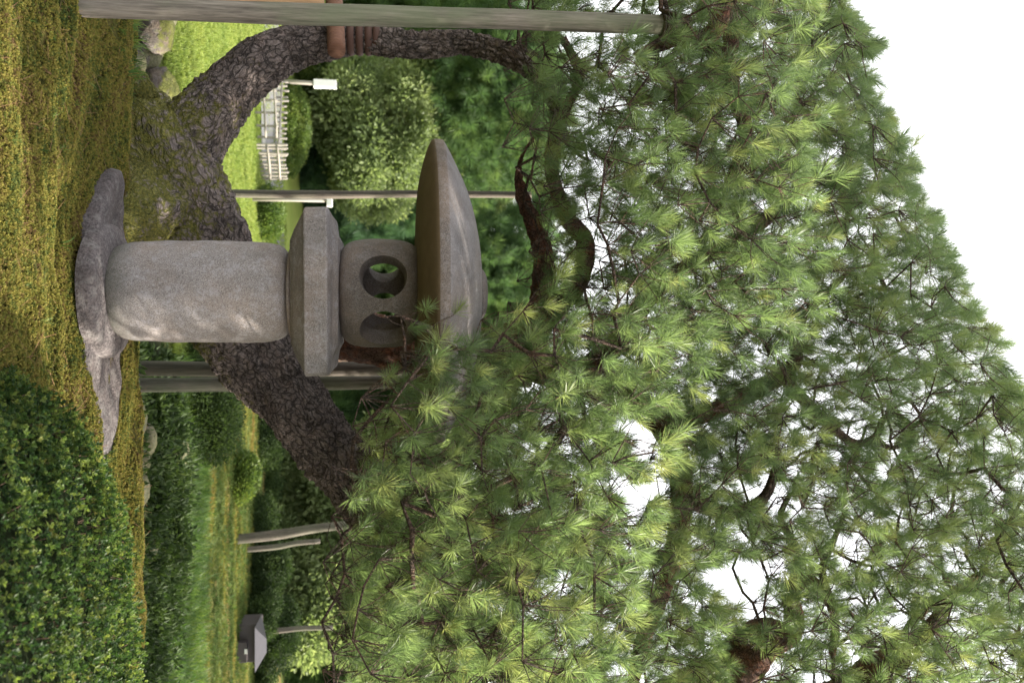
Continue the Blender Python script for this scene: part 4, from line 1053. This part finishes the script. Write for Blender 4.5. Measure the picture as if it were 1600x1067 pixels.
spec = [  # label, u, y, H, width, kind, n, lean, conic
    ('pale yellow green tree above the low clipped bushes', 165, 22, 4.2, 4.6, 'yellow', 2600, .4, False, .22),
    ('blue green young pine behind the rightmost bamboo fence', 275, 23, 3.2, 2.0, 'blue', 1300, 0, True, .05),
    ('blue green pine directly behind the slender dark post', 320, 24, 4.2, 2.4, 'blue', 1500, 0, True, .05),
    ('dark conifer in line with the left side of the lantern', 370, 26, 5.2, 2.6, 'far', 1500, 0, True, .05),
    ('yellow green broadleaf tree seen below the lantern roof at left', 290, 29, 6.2, 3.6, 'yellow', 2000, 0, False, .2),
    ('tall dark pine at the far left of the garden', 20, 27, 6.2, 4.0, 'far', 2200, .5, False, .25),
    ('broad mid green pine left of the pale tree', 100, 30, 6.4, 4.4, 'blue', 2200, -.5, False, .15),
    ('mid green pine behind the pale yellow green tree', 200, 32, 6.6, 4.2, 'far', 2200, 0, False, .1),
    ('tall green conifer behind the lantern platform', 440, 30, 6.5, 3.4, 'far', 1700, 0, True, .05),
    ('yellow green tree glimpsed through the lantern openings', 480, 34, 5.5, 3.8, 'yellow', 1700, 0, False, .1),
    ('tree filling the gap between lantern and post pair', 560, 31, 6.2, 3.8, 'yellow', 1800, 0, False, .15),
    ('dark tree behind the post pair', 620, 33, 7.0, 4.0, 'far', 1700, 0, False, .1),
    ('sunlit pale green tree right of the leaning trunk', 740, 19, 3.4, 3.6, 'yellow', 3000, 0, False, .0),
    ('pale tree with open crown above the dark shrubs', 860, 18, 3.4, 3.4, 'yellow', 3000, .3, False, .0),
    ('mid green tree behind the cabinet', 1010, 20, 4.0, 3.6, 'far', 2600, -.3, False, .0),
    ('loose mid green tree between the leaning trunk and the pale sunlit tree', 660, 22, 3.8, 3.4, 'far', 2200, 0, False, .0),
    ('pale yellow tree past the cabinet at the far right', 1090, 24, 4.2, 4.2, 'yellow', 2400, 0, False, .0),
    ('tall blue green conifer showing through the sky gap on the right', 880, 22, 7.4, 3.0, 'blue', 1900, -.2, True, .2),
    ('tall dark tree closing the view at far left', -60, 33, 8.0, 5.0, 'far', 1800, 0, False, .1),
]
for lb, u, y, H, wd, kd, n, ln, con, low in spec:
    x = at(u, 500, y).x
    tree('pine_tree' if kd in ('far', 'blue') else 'garden_tree', lb, 'tree', x, y, gz(x, y), H, wd, kd, n, g2, .11, ln, 10, 1.0 if kd in ('far', 'blue') else 1.15, low, con)
# mid distance pine whose dark boughs hang at upper left
tree('pine_tree', 'dark green pine behind the left limb with boughs hanging above the fence', 'pine tree', at(120, 500, 22).x, 22, -.8, 6.4, 6.0, 'far', 3000, None, .12, .5, 16, .85, .62)
tree('pine_tree', 'dark green pine behind the lantern roof, its trunk hidden by the leaning pine', 'pine tree', at(400, 500, 28).x, 28, -.8, 7.2, 6.0, 'far', 3200, None, .12, .2, 16, 1.0, .4)
# dark shrubs at right
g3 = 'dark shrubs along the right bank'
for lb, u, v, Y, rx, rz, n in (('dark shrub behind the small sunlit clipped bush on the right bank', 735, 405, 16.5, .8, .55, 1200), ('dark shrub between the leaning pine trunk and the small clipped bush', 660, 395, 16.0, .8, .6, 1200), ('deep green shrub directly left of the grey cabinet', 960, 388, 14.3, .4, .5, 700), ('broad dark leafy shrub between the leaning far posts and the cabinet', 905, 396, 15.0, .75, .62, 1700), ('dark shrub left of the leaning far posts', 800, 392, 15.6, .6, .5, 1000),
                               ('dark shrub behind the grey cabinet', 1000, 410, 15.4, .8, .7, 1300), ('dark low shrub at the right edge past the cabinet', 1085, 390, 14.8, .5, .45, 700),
                               ('dark evergreen shrub added for deep shade just right of the post pair', 648, 330, 10.5, .5, .38, 900), ('dark shrub added for deep shade right behind the lantern post', 560, 290, 10.8, .6, .42, 700)):  # last two shrubs added dark to stand in for deep shade
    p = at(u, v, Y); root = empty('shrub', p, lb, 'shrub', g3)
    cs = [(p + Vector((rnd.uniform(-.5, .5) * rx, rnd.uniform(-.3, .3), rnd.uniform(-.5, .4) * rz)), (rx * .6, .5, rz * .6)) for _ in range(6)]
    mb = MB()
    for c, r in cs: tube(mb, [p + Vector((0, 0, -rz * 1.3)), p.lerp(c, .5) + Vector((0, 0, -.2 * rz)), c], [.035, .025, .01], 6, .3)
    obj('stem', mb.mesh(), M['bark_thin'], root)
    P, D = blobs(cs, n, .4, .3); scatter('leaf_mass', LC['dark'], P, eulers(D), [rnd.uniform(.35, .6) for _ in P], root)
# wooded backdrop
P = []; D = []
for i in range(3800):
    x = rnd.uniform(-34, 34); y = rnd.uniform(38, 46); H = 6.5 + 2.5 * noise.noise(Vector((x * .15, 0, 0))) + 1.2 * noise.noise(Vector((x * .6, 3, 0)))
    z = rnd.random() ** .8 * H; P.append((x, y, gz(x, y) + z)); D.append((rnd.gauss(0, .5), -.6, .6))
tag(scatter('far_wood', LC['dark'], P, eulers(D), [rnd.uniform(2.2, 3.8) for _ in P]), 'mass of dark trees closing the far end of the garden', 'wood')
